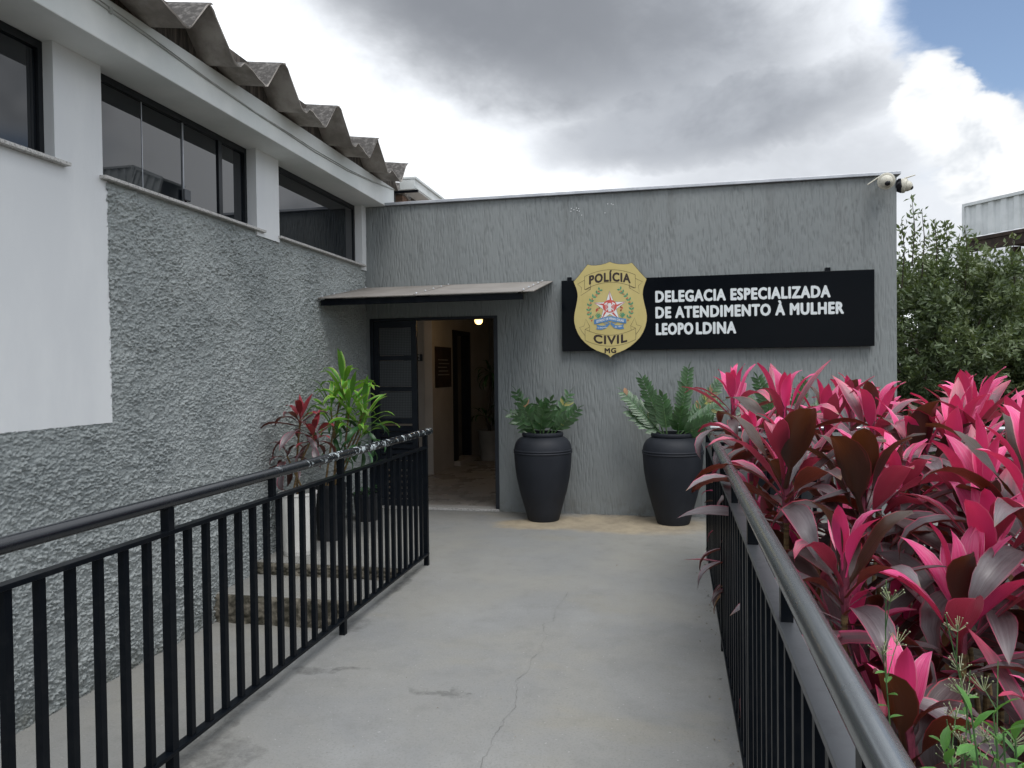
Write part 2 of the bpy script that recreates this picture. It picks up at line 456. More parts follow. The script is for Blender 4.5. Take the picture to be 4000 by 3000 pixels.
MAT['steel_white'] = simple('white_corrugated_steel', (0.52, 0.55, 0.56), (0.62, 0.65, 0.66), 2.2, 7, 0.55)
MAT['rust'] = simple('rusty_steel', (0.022, 0.016, 0.014), (0.05, 0.034, 0.026), 5, 8, 0.85)
MAT['cam_white'] = simple('cream_camera_plastic', (0.50, 0.48, 0.40), (0.56, 0.54, 0.46), 10, 4, 0.4)
MAT['cam_dark'] = simple('dark_lens_plastic', (0.012, 0.012, 0.015), None, 10, 2, 0.15)
MAT['cable'] = simple('pale_grey_cable', (0.30, 0.31, 0.29), (0.40, 0.41, 0.39), 12, 4, 0.6)
MAT['pale_wall'] = simple('pale_boundary_wall', (0.46, 0.46, 0.38), (0.54, 0.54, 0.46), 2, 6, 0.8)
MAT['grey_wall'] = simple('grey_boundary_wall', (0.20, 0.20, 0.19), (0.28, 0.27, 0.25), 2, 6, 0.85)
MAT['bark'] = simple('tree_bark', (0.035, 0.028, 0.022), (0.08, 0.065, 0.05), 14, 7, 0.95, bump=0.8)
MAT['lf_dry_bits'] = simple('dry_leaf_bits', (0.06, 0.04, 0.025), (0.30, 0.26, 0.20), 30, 2, 0.9)
MAT['crack'] = simple('crack_grey', (0.12, 0.117, 0.11), (0.19, 0.185, 0.18), 30, 3, 0.95)  # dark grey of the thin crack ribbon laid on the ramp

def glass_mat():
    m, t, b = newmat('dark_tinted_glass')
    b.inputs['Base Color'].default_value = (0.004, 0.006, 0.009, 1)
    b.inputs['Roughness'].default_value = 0.015
    b.inputs['IOR'].default_value = 1.68
    p = t.n('ShaderNodeTexCoord').outputs['Object']
    bn = t.n('ShaderNodeBump', {'Height': t.noise(p, 1.4, 2, 0.4), 'Strength': 0.03, 'Distance': 0.02})
    t.put(b.inputs['Normal'], bn.outputs[0])
    return m
MAT['glass'] = glass_mat()

def mesh_glass_mat():
    m, t, b = newmat('wired_glass')
    p = t.n('ShaderNodeTexCoord').outputs['Object']
    s = t.n('ShaderNodeSeparateXYZ', {'Vector': p})
    def line(v):
        return t.ss(t.m('ABSOLUTE', t.m('SUBTRACT', t.m('FRACT', t.m('MULTIPLY', v, 55.0)), 0.5)), 0.34, 0.46)
    f = t.m('MAXIMUM', line(s.outputs[0]), line(s.outputs[2]))
    t.put(b.inputs['Base Color'], t.mix(f, (0.085, 0.090, 0.094), (0.010, 0.012, 0.015)))
    b.inputs['Roughness'].default_value = 0.3
    return m
MAT['wired'] = mesh_glass_mat()

def lamp_mat():
    m, t, b = newmat('warm_lit_bulb')
    b.inputs['Base Color'].default_value = (0.9, 0.7, 0.4, 1)
    b.inputs['Emission Color'].default_value = (1.0, 0.66, 0.26, 1)
    b.inputs['Emission Strength'].default_value = 2.6
    return m
MAT['bulb'] = lamp_mat()

def leaf_mat(name, top, top2, edge, edge_w, under, rough=0.42, trans=0.22, tcol=(0.5, 0.06, 0.08), tip=None, vein=0.25, base=None, spec=0.5):
    m, t, b = newmat(name)
    uv = t.n('ShaderNodeUVMap').outputs[0]
    s = t.n('ShaderNodeSeparateXYZ', {'Vector': uv})
    u, v = s.outputs[0], s.outputs[1]
    oi = t.n('ShaderNodeObjectInfo').outputs['Random']
    off = t.n('ShaderNodeCombineXYZ', {0: t.m('MULTIPLY', oi, 37.0), 1: t.m('MULTIPLY', oi, 91.0), 2: 0.0}).outputs[0]
    vec = t.n('ShaderNodeVectorMath', {0: t.map(uv, (14, 1.6, 1)), 1: off}, operation='ADD').outputs[0]
    streak = t.noise(vec, 1.0, 5, 0.65)
    col = t.mix(t.ss(streak, 0.35, 0.68), top, top2)
    c = t.m('ABSOLUTE', t.m('SUBTRACT', t.m('MULTIPLY', u, 2.0), 1.0))
    en = t.m('ADD', c, t.m('MULTIPLY', t.m('SUBTRACT', streak, 0.5), 0.7))
    col = t.mix(t.ss(en, 1.0 - edge_w, 1.0 - edge_w * 0.35), col, edge)
    if tip:
        col = t.mix(t.ss(t.m('ADD', v, t.m('MULTIPLY', t.m('SUBTRACT', streak, 0.5), 0.8)), 0.55, 1.0), col, tip)
    if base:
        col = t.mix(t.ss(v, 0.05, 0.4, 1.0, 0.0), col, base)
    col = t.mix(t.m('MULTIPLY', t.ss(c, 0.0, 0.07, 1.0, 0.0), vein), col, (0.03, 0.008, 0.01))
    ribs = t.m('ABSOLUTE', t.m('SUBTRACT', t.m('FRACT', t.m('ADD', t.m('MULTIPLY', v, 16.0), t.m('MULTIPLY', c, -5.0))), 0.5))
    col = t.mix(t.m('MULTIPLY', t.ss(ribs, 0.36, 0.5), vein * 0.9), col, t.mix(0.5, col, (0.02, 0.006, 0.01)))
    blot = t.noise(t.n('ShaderNodeVectorMath', {0: t.map(uv, (3, 7, 1)), 1: off}, operation='ADD').outputs[0], 1.0, 3, 0.6)
    col = t.mix(t.m('MULTIPLY', t.ss(blot, 0.52, 0.75), 0.35), col, top2)
    scorch = t.m('MULTIPLY', t.ss(t.m('ADD', v, t.m('MULTIPLY', t.m('SUBTRACT', streak, 0.5), 0.25)), 0.93, 1.0), t.ss(oi, 0.35, 0.6))
    col = t.mix(scorch, col, (0.16, 0.085, 0.045))
    bf = t.n('ShaderNodeNewGeometry').outputs['Backfacing']
    und = t.mix(t.ss(en, 0.9, 1.05), under, edge)
    col = t.mix(bf, col, und)
    bright = t.lin(oi, 0, 1, 0.7, 1.25)
    col = t.n('ShaderNodeVectorMath', {0: col, 'Scale': bright}, operation='SCALE').outputs[0]
    t.put(b.inputs['Base Color'], col)
    b.inputs['Roughness'].default_value = rough
    b.inputs['Specular IOR Level'].default_value = spec
    bn = t.n('ShaderNodeBump', {'Height': t.noise(t.map(uv, (26, 1.2, 1)), 1.0, 3, 0.6), 'Strength': 0.22, 'Distance': 0.01})
    t.put(b.inputs['Normal'], bn.outputs[0])
    tr = t.n('ShaderNodeBsdfTranslucent', {'Color': (*tcol, 1)})
    mx = t.n('ShaderNodeMixShader', {0: trans, 1: b.outputs[0], 2: tr.outputs[0]})
    out = m.node_tree.nodes['Material Output']
    m.node_tree.links.new(mx.outputs[0], out.inputs[0])
    return m
PINK = (0.62, 0.030, 0.125)
MAT['lf_pink'] = leaf_mat('hot_pink_leaf', (0.76, 0.045, 0.23), (0.82, 0.18, 0.36), (0.80, 0.32, 0.43), 0.14, (0.70, 0.05, 0.21), 0.45, 0.25, (0.8, 0.05, 0.12))
MAT['lf_red'] = leaf_mat('dark_red_leaf', (0.22, 0.018, 0.03), (0.32, 0.04, 0.055), (0.38, 0.06, 0.08), 0.12, (0.10, 0.015, 0.02), 0.42, 0.2, (0.4, 0.04, 0.03))
MAT['lf_mix'] = leaf_mat('pink_and_mauve_leaf', (0.125, 0.098, 0.108), (0.24, 0.10, 0.13), (0.66, 0.08, 0.21), 0.28, (0.20, 0.024, 0.045), 0.34, 0.2, (0.6, 0.05, 0.1), tip=(0.55, 0.07, 0.14))
MAT['lf_mauve'] = leaf_mat('mauve_grey_leaf', (0.098, 0.078, 0.086), (0.160, 0.136, 0.146), (0.40, 0.06, 0.12), 0.10, (0.040, 0.014, 0.010), 0.40, 0.14, (0.35, 0.06, 0.03))
MAT['lf_dark'] = leaf_mat('dark_maroon_leaf', (0.048, 0.026, 0.028), (0.080, 0.050, 0.052), (0.42, 0.03, 0.06), 0.09, (0.034, 0.013, 0.009), 0.40, 0.16, (0.30, 0.05, 0.02))
MAT['lf_brown'] = leaf_mat('olive_brown_leaf', (0.042, 0.018, 0.012), (0.055, 0.032, 0.012), (0.26, 0.026, 0.035), 0.08, (0.030, 0.015, 0.008), 0.42, 0.20, (0.20, 0.055, 0.015))
MAT['lf_dry'] = leaf_mat('dry_tan_leaf', (0.22, 0.11, 0.05), (0.32, 0.20, 0.11), (0.36, 0.22, 0.12), 0.2, (0.17, 0.07, 0.03), 0.7, 0.2, (0.4, 0.2, 0.08), vein=0.1)
MAT['lf_green'] = leaf_mat('bright_striped_green_leaf', (0.060, 0.22, 0.028), (0.11, 0.34, 0.04), (0.40, 0.52, 0.08), 0.42, (0.06, 0.17, 0.03), 0.38, 0.28, (0.25, 0.5, 0.04), vein=0.0)
MAT['lf_deep'] = leaf_mat('deep_green_leaf', (0.026, 0.085, 0.030), (0.040, 0.12, 0.040), (0.05, 0.13, 0.04), 0.2, (0.03, 0.075, 0.03), 0.36, 0.15, (0.1, 0.3, 0.04), vein=0.1)
MAT['zz'] = leaf_mat('glossy_zz_leaf', (0.034, 0.092, 0.032), (0.060, 0.138, 0.048), (0.075, 0.15, 0.055), 0.25, (0.040, 0.085, 0.035), 0.30, 0.12, (0.1, 0.3, 0.05), vein=0.0)
MAT['zz_yellow'] = leaf_mat('yellowed_zz_leaf', (0.30, 0.30, 0.07), (0.36, 0.33, 0.12), (0.10, 0.14, 0.05), 0.35, (0.3, 0.26, 0.08), 0.35, 0.2, (0.4, 0.35, 0.05), vein=0.0)
MAT['zz_dry'] = leaf_mat('scorched_zz_leaf', (0.30, 0.16, 0.08), (0.36, 0.22, 0.12), (0.22, 0.12, 0.06), 0.2, (0.28, 0.14, 0.07), 0.6, 0.2, (0.4, 0.2, 0.05), vein=0.0)
MAT['weed'] = leaf_mat('fresh_weed_leaf', (0.06, 0.185, 0.035), (0.105, 0.27, 0.05), (0.12, 0.28, 0.06), 0.2, (0.07, 0.17, 0.06), 0.45, 0.25, (0.2, 0.45, 0.05), vein=0.0)
for k_ in ('lf_mix', 'lf_mauve', 'lf_dark', 'lf_brown', 'zz'):
    MAT[k_].node_tree.nodes['Principled BSDF'].inputs['Specular IOR Level'].default_value = 0.8
MAT['stem_maroon'] = simple('maroon_stem', (0.11, 0.022, 0.04), (0.20, 0.04, 0.07), 20, 4, 0.5)
MAT['stem_tan'] = simple('ringed_tan_stem', (0.10, 0.065, 0.035), (0.26, 0.18, 0.08), 5, 4, 0.8, stretch=(0.2, 0.2, 9), bump=0.4)
MAT['stem_green'] = simple('green_stem', (0.05, 0.11, 0.04), (0.09, 0.16, 0.06), 20, 3, 0.5)
MAT['flower'] = simple('tiny_cream_flower', (0.36, 0.38, 0.26), (0.24, 0.28, 0.13), 60, 2, 0.6)

def foliage_mat(name, c1, c2, c3):
    m, t, b = newmat(name)
    r = t.n('ShaderNodeNewGeometry').outputs['Random Per Island']
    p = t.n('ShaderNodeTexCoord').outputs['Object']
    big = t.noise(p, 1.6, 3, 0.5)
    col = t.mix(r, c1, c2)
    col = t.mix(t.m('MULTIPLY', t.ss(big, 0.45, 0.65), 0.6), col, c3)
    t.put(b.inputs['Base Color'], col)
    b.inputs['Roughness'].default_value = 0.42
    tr = t.n('ShaderNodeBsdfTranslucent', {'Color': (0.16, 0.22, 0.04, 1)})
    mx = t.n('ShaderNodeMixShader', {0: 0.2, 1: b.outputs[0], 2: tr.outputs[0]})
    m.node_tree.links.new(mx.outputs[0], m.node_tree.nodes['Material Output'].inputs[0])
    return m
MAT['fol_a'] = foliage_mat('olive_foliage', (0.070, 0.105, 0.050), (0.145, 0.190, 0.095), (0.18, 0.21, 0.095))
MAT['fol_b'] = foliage_mat('yellow_green_foliage', (0.065, 0.10, 0.038), (0.14, 0.18, 0.07), (0.20, 0.215, 0.09))
MAT['fol_c'] = foliage_mat('dark_foliage', (0.022, 0.040, 0.022), (0.05, 0.075, 0.04), (0.05, 0.08, 0.04))

# ------------------------------------------------------------------ numpy noise
def gnoise(x, y, seed):
    r = np.random.default_rng(seed)
    N = 512
    ang = r.random((N, N)) * 2 * np.pi
    gx, gy = np.cos(ang), np.sin(ang)
    xi, yi = np.floor(x).astype(int), np.floor(y).astype(int)
    fx, fy = x - xi, y - yi
    def g(ix, iy, ddx, ddy):
        a, b = ix % N, iy % N
        return gx[a, b] * ddx + gy[a, b] * ddy
    s = lambda q: q * q * q * (q * (q * 6 - 15) + 10)
    u, v = s(fx), s(fy)
    n00, n10 = g(xi, yi, fx, fy), g(xi + 1, yi, fx - 1, fy)
    n01, n11 = g(xi, yi + 1, fx, fy - 1), g(xi + 1, yi + 1, fx - 1, fy - 1)
    return ((n00 * (1 - u) + n10 * u) * (1 - v) + (n01 * (1 - u) + n11 * u) * v) * 1.5
def grains(x, y, seed):
    """cellular noise: distance to the nearest grain and that grain's random height"""
    r = np.random.default_rng(seed)
    N = 512
    ox, oy, hh_ = r.random((N, N)), r.random((N, N)), r.random((N, N))
    xi, yi = np.floor(x).astype(int), np.floor(y).astype(int)
    best = np.full(x.shape, 9.0); hb_ = np.zeros(x.shape)
    for ax_ in (-1, 0, 1):
        for ay_ in (-1, 0, 1):
            a, b = (xi + ax_) % N, (yi + ay_) % N
            d2 = (xi + ax_ + ox[a, b] - x) ** 2 + (yi + ay_ + oy[a, b] - y) ** 2
            m = d2 < best
            best = np.where(m, d2, best); hb_ = np.where(m, hh_[a, b], hb_)
    return np.sqrt(best), hb_
def sstep(a, lo, hi):
    q = np.clip((a - lo) / (hi - lo), 0, 1)
    return q * q * (3 - 2 * q)
def grid_object(name, P, keep, mat, parent, smooth=True):
    """P: (n,m,3) world points; keep: (n-1,m-1) bool mask of faces"""
    n, m, _ = P.shape
    idx = np.arange(n * m).reshape(n, m)
    q = np.stack([idx[:-1, :-1], idx[1:, :-1], idx[1:, 1:], idx[:-1, 1:]], -1)[keep]
    used = np.unique(q)
    remap = np.zeros(n * m, int); remap[used] = np.arange(len(used))
    o0 = origin(parent) if parent is not None else Vector((0, 0, 0))
    pts = P.reshape(-1, 3)[used] - np.array(o0)
    q = remap[q]
    me = bpy.data.meshes.new(name)
    me.vertices.add(len(pts)); me.vertices.foreach_set('co', pts.astype(np.float32).ravel())
    me.loops.add(q.size); me.loops.foreach_set('vertex_index', q.astype(np.int32).ravel())
    me.polygons.add(len(q)); me.polygons.foreach_set('loop_start', (np.arange(len(q)) * 4).astype(np.int32))
    me.update(calc_edges=True)
    me.materials.append(mat)
    if smooth:
        me.shade_smooth()
    return link(name, me, parent)

# ------------------------------------------------------------------ key dimensions (metres)
XL, YW = -3.21, 7.56          # face of the long white building, face of the grey annex
XB = -2.955                   # face of the projecting eaves beam
ZS, ZB0, ZB1 = 2.645, 3.305, 3.555

# ================================================================== SETTING
g = MB().add([(-300, -300, -0.46), (300, -300, -0.46), (300, 300, -0.46), (-300, 300, -0.46)], [(0, 1, 2, 3)])
tag(g.build('ground', MAT['ground']), kind='structure')

ramp_poly = [(-1.92, -3.0), (0.42, -3.0), (0.42, 5.98), (3.1, 5.98), (3.1, YW + 0.1), (XL - 0.05, YW + 0.1), (XL - 0.05, 5.27), (-1.92, 5.27)]
ramp = MB().prism(ramp_poly, -0.5, 0.0).build('ramp', MAT['concrete'])
tag(ramp, kind='structure')
crack = [(-0.642, 4.876), (-0.655, 4.70), (-0.676, 4.498), (-0.664, 4.38), (-0.658, 4.29), (-0.711, 4.236), (-0.690, 4.13), (-0.656, 4.036), (-0.668, 3.93), (-0.644, 3.83), (-0.686, 3.717), (-0.674, 3.54), (-0.718, 3.442), (-0.690, 3.36), (-0.679, 3.279), (-0.672, 3.21), (-0.659, 3.154), (-0.689, 3.052), (-0.680, 3.00), (-0.686, 2.961), (-0.693, 2.874), (-0.684, 2.793), (-0.695, 2.72), (-0.689, 2.6), (-0.70, 2.4)]
cb = MB(); vs = []; fs = []
pts = []
for (a, b2) in zip(crack[:-1], crack[1:]):
    for k in range(4):
        q = k / 4
        pts.append((a[0] + (b2[0] - a[0]) * q + random.uniform(-.006, .006), a[1] + (b2[1] - a[1]) * q))
for i, (x, y) in enumerate(pts):
    wd = 0.0003 + 0.0013 * random.random() ** 2 if i < len(pts) - 8 else 0.0012
    vs += [(x - wd, y, 0.003), (x + wd, y, 0.003)]
    if i:
        fs.append((2 * i - 2, 2 * i - 1, 2 * i + 1, 2 * i))
cb.add(vs, fs).build('crack', MAT['crack'], ramp)

path = MB().prism([(XL - 0.05, -3.0), (-1.925, -3.0), (-1.925, 4.74), (XL - 0.05, 4.74)], -0.55, -0.30).build('path', MAT['path'])
tag(path, kind='structure')

# planting bed: an uneven sheet of dark soil
nx, ny = 60, 70
gx, gy = np.meshgrid(np.linspace(0.424, 6.5, nx), np.linspace(-1.0, 5.976, ny), indexing='ij')
hz = -0.16 + 0.05 * gnoise(gx * 2.2, gy * 2.2, 3) + 0.03 * gnoise(gx * 8, gy * 8, 4)
bed = grid_object('soil', np.stack([gx, gy, hz], -1), np.ones((nx - 1, ny - 1), bool), MAT['soil'], None)
tag(bed, kind='structure')

# ================================================================== STEPS down to the side path
st = root('concrete_steps', (-2.56, 5.0, -0.3), 'two worn mossy concrete steps beside the left railing', 'steps')
MB().box(XL - 0.04, -1.93, 4.745, 5.262, -0.34, -0.095).build('tread', MAT['path'], st, bevel=0.012)
def rough_face(y, z0, z1, name):
    a, b2 = np.meshgrid(np.linspace(XL - 0.03, -1.94, 90), np.linspace(z0, z1, 16), indexing='ij')
    d = 0.014 + 0.020 * np.abs(gnoise(a * 16, b2 * 22, 21)) + 0.012 * gnoise(a * 40, b2 * 50, 22)
    d *= np.clip((z1 - b2) / 0.02, 0, 1)
    P = np.stack([a, y - d, b2], -1)
    return grid_object(name, P, np.ones((89, 15), bool), MAT['riser'], st)
rough_face(5.268, -0.095, -0.004, 'riser')
rough_face(4.743, -0.30, -0.100, 'riser')

# ================================================================== LONG WHITE BUILDING (left)
wb = root('white_building', (XL, 3.0, -0.3), 'long white building with grey roughcast wall, dark windows and fibre cement roof', 'building')
# roughcast wall, real relief
ys = np.arange(2.55, 7.62, 0.0062); zs = np.arange(-0.42, ZS + 0.004, 0.0048)
gy, gz = np.meshgrid(ys, zs, indexing='ij')
wob = gnoise(gy * 30, gz * 34, 30) * 0.55
wob2 = gnoise(gy * 31, gz * 29, 36) * 0.55
f1, h1 = grains(gy * 62 + wob, gz * 78 + wob2, 31)
f2, h2 = grains(gy * 24 - wob2, gz * 30 + wob, 32)
n_c = gnoise(gy * 2.2, gz * 2.2, 33)
n_d = sstep(gnoise(gy * 3.1, gz * 3.7, 34), -0.4, 0.4)
big = (0.25 + 0.75 * h1) * np.clip(1 - (f1 / 0.78) ** 2, 0, 1)
small = (0.2 + 0.8 * h2) * np.clip(1 - (f2 / 0.8) ** 2, 0, 1)
grain = RNG.random(gy.shape) - 0.5
d = (0.023 * big * (0.45 + 0.55 * sstep(h2, 0.1, 0.7)) + 0.006 * small) * (0.7 + 0.3 * n_d) + 0.005 * grain + 0.006 * n_c
d[(gz > ZS - 0.01)] *= 0.3
P = np.stack([XL - 0.004 + d, gy, gz], -1)
keep = np.ones((len(ys) - 1, len(zs) - 1), bool)
rag = 0.010 * gnoise(gy[:-1, :-1] * 37, gz[:-1, :-1] * 37, 38)
pan = (gy[:-1, :-1] < 3.750 + rag) & (gz[:-1, :-1] > 1.221)
keep &= ~pan
grid_object('roughcast_wall', P, keep, MAT['stucco'], wb)
MB().box(XL - 0.25, XL - 0.02, -3.0, YW + 0.05, -0.46, ZS - 0.004).build('wall_core', MAT['white'], wb)
MB().box(XL - 0.018, XL + 0.002, -3.0, 2.56, -0.42, 1.203).build('roughcast_wall', MAT['stucco'], wb)
# smooth white panel with the jamb strip that rises between the windows
pp = MB(); pp.box(XL - 0.018, XL + 0.004, -3.0, 3.383, 1.219, ZS - 0.002); pp.box(XL - 0.018, XL + 0.004, 3.383, 3.7275, 1.219, ZB0 - 0.001); pp.box(XL - 0.018, XL + 0.004, 3.7275, 3.760, 1.219, ZS - 0.002)
pp.build('plaster_panel', MAT['white'], wb)
for (y0, y1) in ((0.9, 1.25), (3.385, 3.7275), (5.356, 5.708), (7.455, 7.60)):
    MB().box(XL - 0.26, XL + (0.02 if y0 > 5 else 0.003), y0, y1, 2.61 if y0 > 5 else ZS, ZB0).build('pillar', MAT['white'], wb)
# windows
def window(y0, y1, sill0, sill1, divs, handle=None, thick=0.0):
    fr = MB()
    xg = XL - 0.075
    z0, z1 = ZS + 0.022, ZB0 - 0.003
    fr.box(xg - 0.03, xg + 0.012, y0, y1, z1 - 0.045, z1)
    fr.box(xg - 0.03, xg + 0.012, y0, y1, z0, z0 + 0.022)
    fr.box(xg - 0.03, xg + 0.012, y0, y0 + 0.03 + thick, z0 + 0.022, z1 - 0.045)
    fr.box(xg - 0.03, xg + 0.012, y1 - 0.030, y1, z0 + 0.022, z1 - 0.045)
    win = fr.build('window', MAT['black_frame'], wb)
    edges = [y0 + 0.03 + thick] + [dv[0] for dv in divs] + [y1 - 0.030]
    for k in range(len(edges) - 1):
        off = 0.006 * (k % 2)
        MB().box(xg - 0.006 - off, xg - off, edges[k] + 0.003, edges[k + 1] - 0.003, z0 + 0.022, z1 - 0.045).build('pane', MAT['glass'], win)
    for (yd, wd) in divs:
        MB().box(xg - 0.012, xg + (0.003 if wd < 0.03 else 0.012), yd - wd / 2, yd + wd / 2, z0 + 0.022, z1 - 0.045).build('mullion', MAT['black_frame'] if wd > 0.03 else MAT['metal_coping'], win)
    if handle:
        MB().box(xg + 0.006, xg + 0.024, handle - 0.034, handle + 0.034, 2.715, 2.795).build('handle', MAT['bar'], win, bevel=0.006)
    MB().box(XL - 0.12, XL + 0.045, sill0, sill1, ZS, ZS + 0.02).build('window_sill', MAT['granite'], win, bevel=0.003)
    return win
window(1.25, 3.385, 1.22, 3.453, [(2.3, 0.012)], None, 0.0)
window(3.728, 5.356, 3.70, 5.457, [(4.161, 0.005), (4.574, 0.008), (5.0, 0.045)], 4.59)
window(5.708, 7.455, 5.69, 7.50, [], None)
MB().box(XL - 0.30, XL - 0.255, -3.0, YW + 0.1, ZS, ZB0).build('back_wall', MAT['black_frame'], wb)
# eaves beam
MB().box(XL - 0.4, XB, -3.0, 7.82, ZB0, ZB1).build('eaves_beam', MAT['beam'], wb, bevel=0.006)
MB().box(XL - 0.4, XB - 0.035, -3.0, 7.9, ZB1 + 0.002, 3.80).build('filler_board', MAT['old_wood'], wb)
# big fibre cement channel sheets, one object per channel
PROF = [(0, 0), (.025, -.006), (.05, -.022), (.08, -.05), (.28, -.236), (.305, -.248), (.335, -.252), (.37, -.246), (.40, -.222), (.42, -.206), (.44, -.202), (.48, -.206), (.54, -.220), (.61, -.236), (.68, -.252), (.715, -.257), (.74, -.249), (.765, -.228), (.92, -.05), (.95, -.022), (.975, -.006), (1, 0)]
PER = 0.9
def sheet(y0, xe, zpk, k):
    b = MB(); vs = []; fs = []
    nP = len(PROF); T = 0.011
    xs = [xe, xe - 0.15, xe - 0.6, -5.2]
    for layer in (0, 1):
        for xi, x in enumerate(xs):
            rise = 0.13 * (xe - x)
            for (fr_, dz_) in PROF:
                jit = random.uniform(-0.002, 0.002) if xi == 0 else 0
                vs.append((x + (random.uniform(-0.006, 0.004) if xi == 0 else 0), y0 + fr_ * PER, zpk + dz_ + rise + (0 if layer == 0 else -T) + jit * 0.4))
    nX = len(xs)
    for layer in (0, 1):
        o_ = layer * nX * nP
        for i in range(nX - 1):
            for j in range(nP - 1):
                q = (o_ + i * nP + j, o_ + i * nP + j + 1, o_ + (i + 1) * nP + j + 1, o_ + (i + 1) * nP + j)
                fs.append(q if layer == 0 else tuple(reversed(q)))
    for j in range(nP - 1):
        a, c = j, nX * nP + j
        fs.append((a, c, c + 1, a + 1))
    for (j, flip) in ((0, 0), (nP - 1, 1)):
        for i in range(nX - 1):
            a, c = i * nP + j, nX * nP + i * nP + j
            fs.append((a, a + nP, c + nP, c))
    b.add(vs, fs)
    ob = b.build('roof_sheet', MAT['fibre'], wb, smooth=True)
    ob.data.materials.append(MAT['fibre_top'])
    nq = (nX - 1) * (nP - 1)
    for q in range(nq):
        ob.data.polygons[q].material_index = 1
    return ob
for k in range(-3, 7):
    y0 = 4.10 + 0.9 * k
    front = y0 < 6.9
    sheet(y0, (-2.725 + 0.012 * ((k * 7) % 3 - 1)) if front else -2.955, 3.792 + (0.0 if front else 0.012), k)
# gutter and the bare masonry behind the beam end
gu = MB()
gu.box(-2.955, -2.775, 8.0, 12.5, 3.585, 3.70); gu.box(-2.955, -2.755, 7.995, 12.5, 3.70, 3.728)
gut = tag(gu.build('roof_gutter', MAT['gutter'], None, (-2.85, 8.0, 3.585), bevel=0.004), 'white boxed metal gutter behind the end of the eaves beam', 'gutter')
MB().box(-2.775, -2.765, 8.0, 12.5, 3.60, 3.62).build('fold', MAT['gutter'], gut)
MB().box(-3.3, -2.98, 8.15, 12.0, 3.0, 3.56).build('brick_infill', MAT['brick'], wb)
hb = MB()
hb.box(-2.985, -2.69, 7.86, 7.885, 3.515, 3.54); hb.box(-2.985, -2.963, 7.86, 7.885, 3.36, 3.515)
tag(hb.build('steel_bracket', MAT['rail'], None, (-2.85, 7.87, 3.4)), 'small black angle bracket under the gutter at the beam end', 'bracket')
cable_pts = [(2.2, 3.47), (2.9, 3.487), (3.389, 3.494), (3.533, 3.489), (3.856, 3.476), (4.381, 3.450), (4.959, 3.432), (5.4, 3.425), (5.87, 3.413), (6.58, 3.428), (7.2, 3.475), (7.815, 3.54)]
cb = MB().tube([(XB + 0.006, y, z) for y, z in cable_pts], 0.004, 6)
cab = tag(cb.build('cable', MAT['cable'], None, (XB, 5.0, 3.45)), 'thin pale double cable sagging along the eaves beam', 'cable')
MB().tube([(XB + 0.006, y, z + 0.012 + 0.008 * math.sin(y * 2.3)) for y, z in cable_pts], 0.003, 6).build('strand', MAT['cable'], cab)
MB().box(XB + 0.0015, XB + 0.014, 3.50, 3.52, 3.478, 3.512).build('clip', MAT['cable'], cab)

# ================================================================== GREY ANNEX
an = root('grey_annex', (-0.5, YW, 0.0), 'low grey annex with vertically grooved plaster and an open dark doorway', 'building')
XR, ZT = 2.168, 3.30
DX0, DX1, DZ = -3.155, -1.728, 2.078
xs = np.unique(np.concatenate([np.arange(XL, XR, 0.0062), [DX0, DX1, XR]]))
zs = np.unique(np.concatenate([np.arange(-0.02, ZT, 0.016), [DZ, ZT]]))
gx, gz = np.meshgrid(xs, zs, indexing='ij')
ci = np.arange(gx.shape[0])[:, None] * np.ones_like(gz)
dash = gnoise(ci * 0.83 + 0.41, gz * 7.0 + ci * 3.37, 41) + 0.5 * gnoise(ci * 1.71 + 0.2, gz * 13 + ci * 1.9, 42)
mask = sstep(gnoise(gx * 3.0, gz * 2.0, 43), -0.5, 0.2)
d = 0.0075 * sstep(dash, 0.15, 0.5) * (0.7 + 0.3 * mask)
edge = np.minimum(np.minimum(np.abs(gx - DX0), np.abs(gx - DX1)), np.minimum(np.abs(gx - XR), 1))
d *= np.clip(edge / 0.02, 0, 1)
P = np.stack([gx, YW + d, gz], -1)
cxm, czm = (gx[:-1, :-1] + gx[1:, 1:]) / 2, (gz[:-1, :-1] + gz[1:, 1:]) / 2
keep = ~((cxm > DX0) & (cxm < DX1) & (czm < DZ))
grid_object('front_wall', P, keep, MAT['grafiato'], an)
# walls behind the plaster skin (thickness, jambs and lintel), roof, side and back
core = MB()
core.box(DX1, XR - 0.001, YW + 0.012, YW + 0.16, -0.05, ZT - 0.001)
core.box(XL, DX0, YW + 0.012, YW + 0.16, -0.05, ZT - 0.001)
core.box(DX0, DX1, YW + 0.012, YW + 0.16, DZ, ZT - 0.001)
core.build('wall_core', MAT['grafiato'], an)
MB().box(XR - 0.15, XR, YW + 0.003, 13.0, -0.4, ZT - 0.001).build('side_wall', MAT['grafiato'], an)
MB().box(-3.95, XR, 13.0, 13.15, -0.4, ZT).build('back_wall', MAT['grafiato'], an)
MB().box(-3.95, XR - 0.15, YW + 0.16, 13.0, 2.85, 3.0).build('roof_slab', MAT['fibre'], an)
cp = MB()
cp.box(XB + 0.002, XR + 0.03, YW - 0.035, YW + 0.2, ZT + 0.004, ZT + 0.034)
cp.box(XR - 0.18, XR + 0.03, YW + 0.2, 13.1, ZT + 0.004, ZT + 0.034)
cp.build('coping', MAT['metal_coping'], an, bevel=0.003)
for (x_, z_) in ((-.925, 3.165), (-.90, 3.15), (-.93, 3.135), (-.872, 3.165), (-.865, 3.14), (-.85, 3.158), (-.845, 3.132), (-.552, 3.19), (-.515, 3.188), (-.498, 3.18), (-.82, 3.09), (-.58, 3.10)):
    MB().ball((x_, YW - .001, z_), .0055, 8, 4, (1, .4, 1)).build('filler_spot', MAT['white'], an)
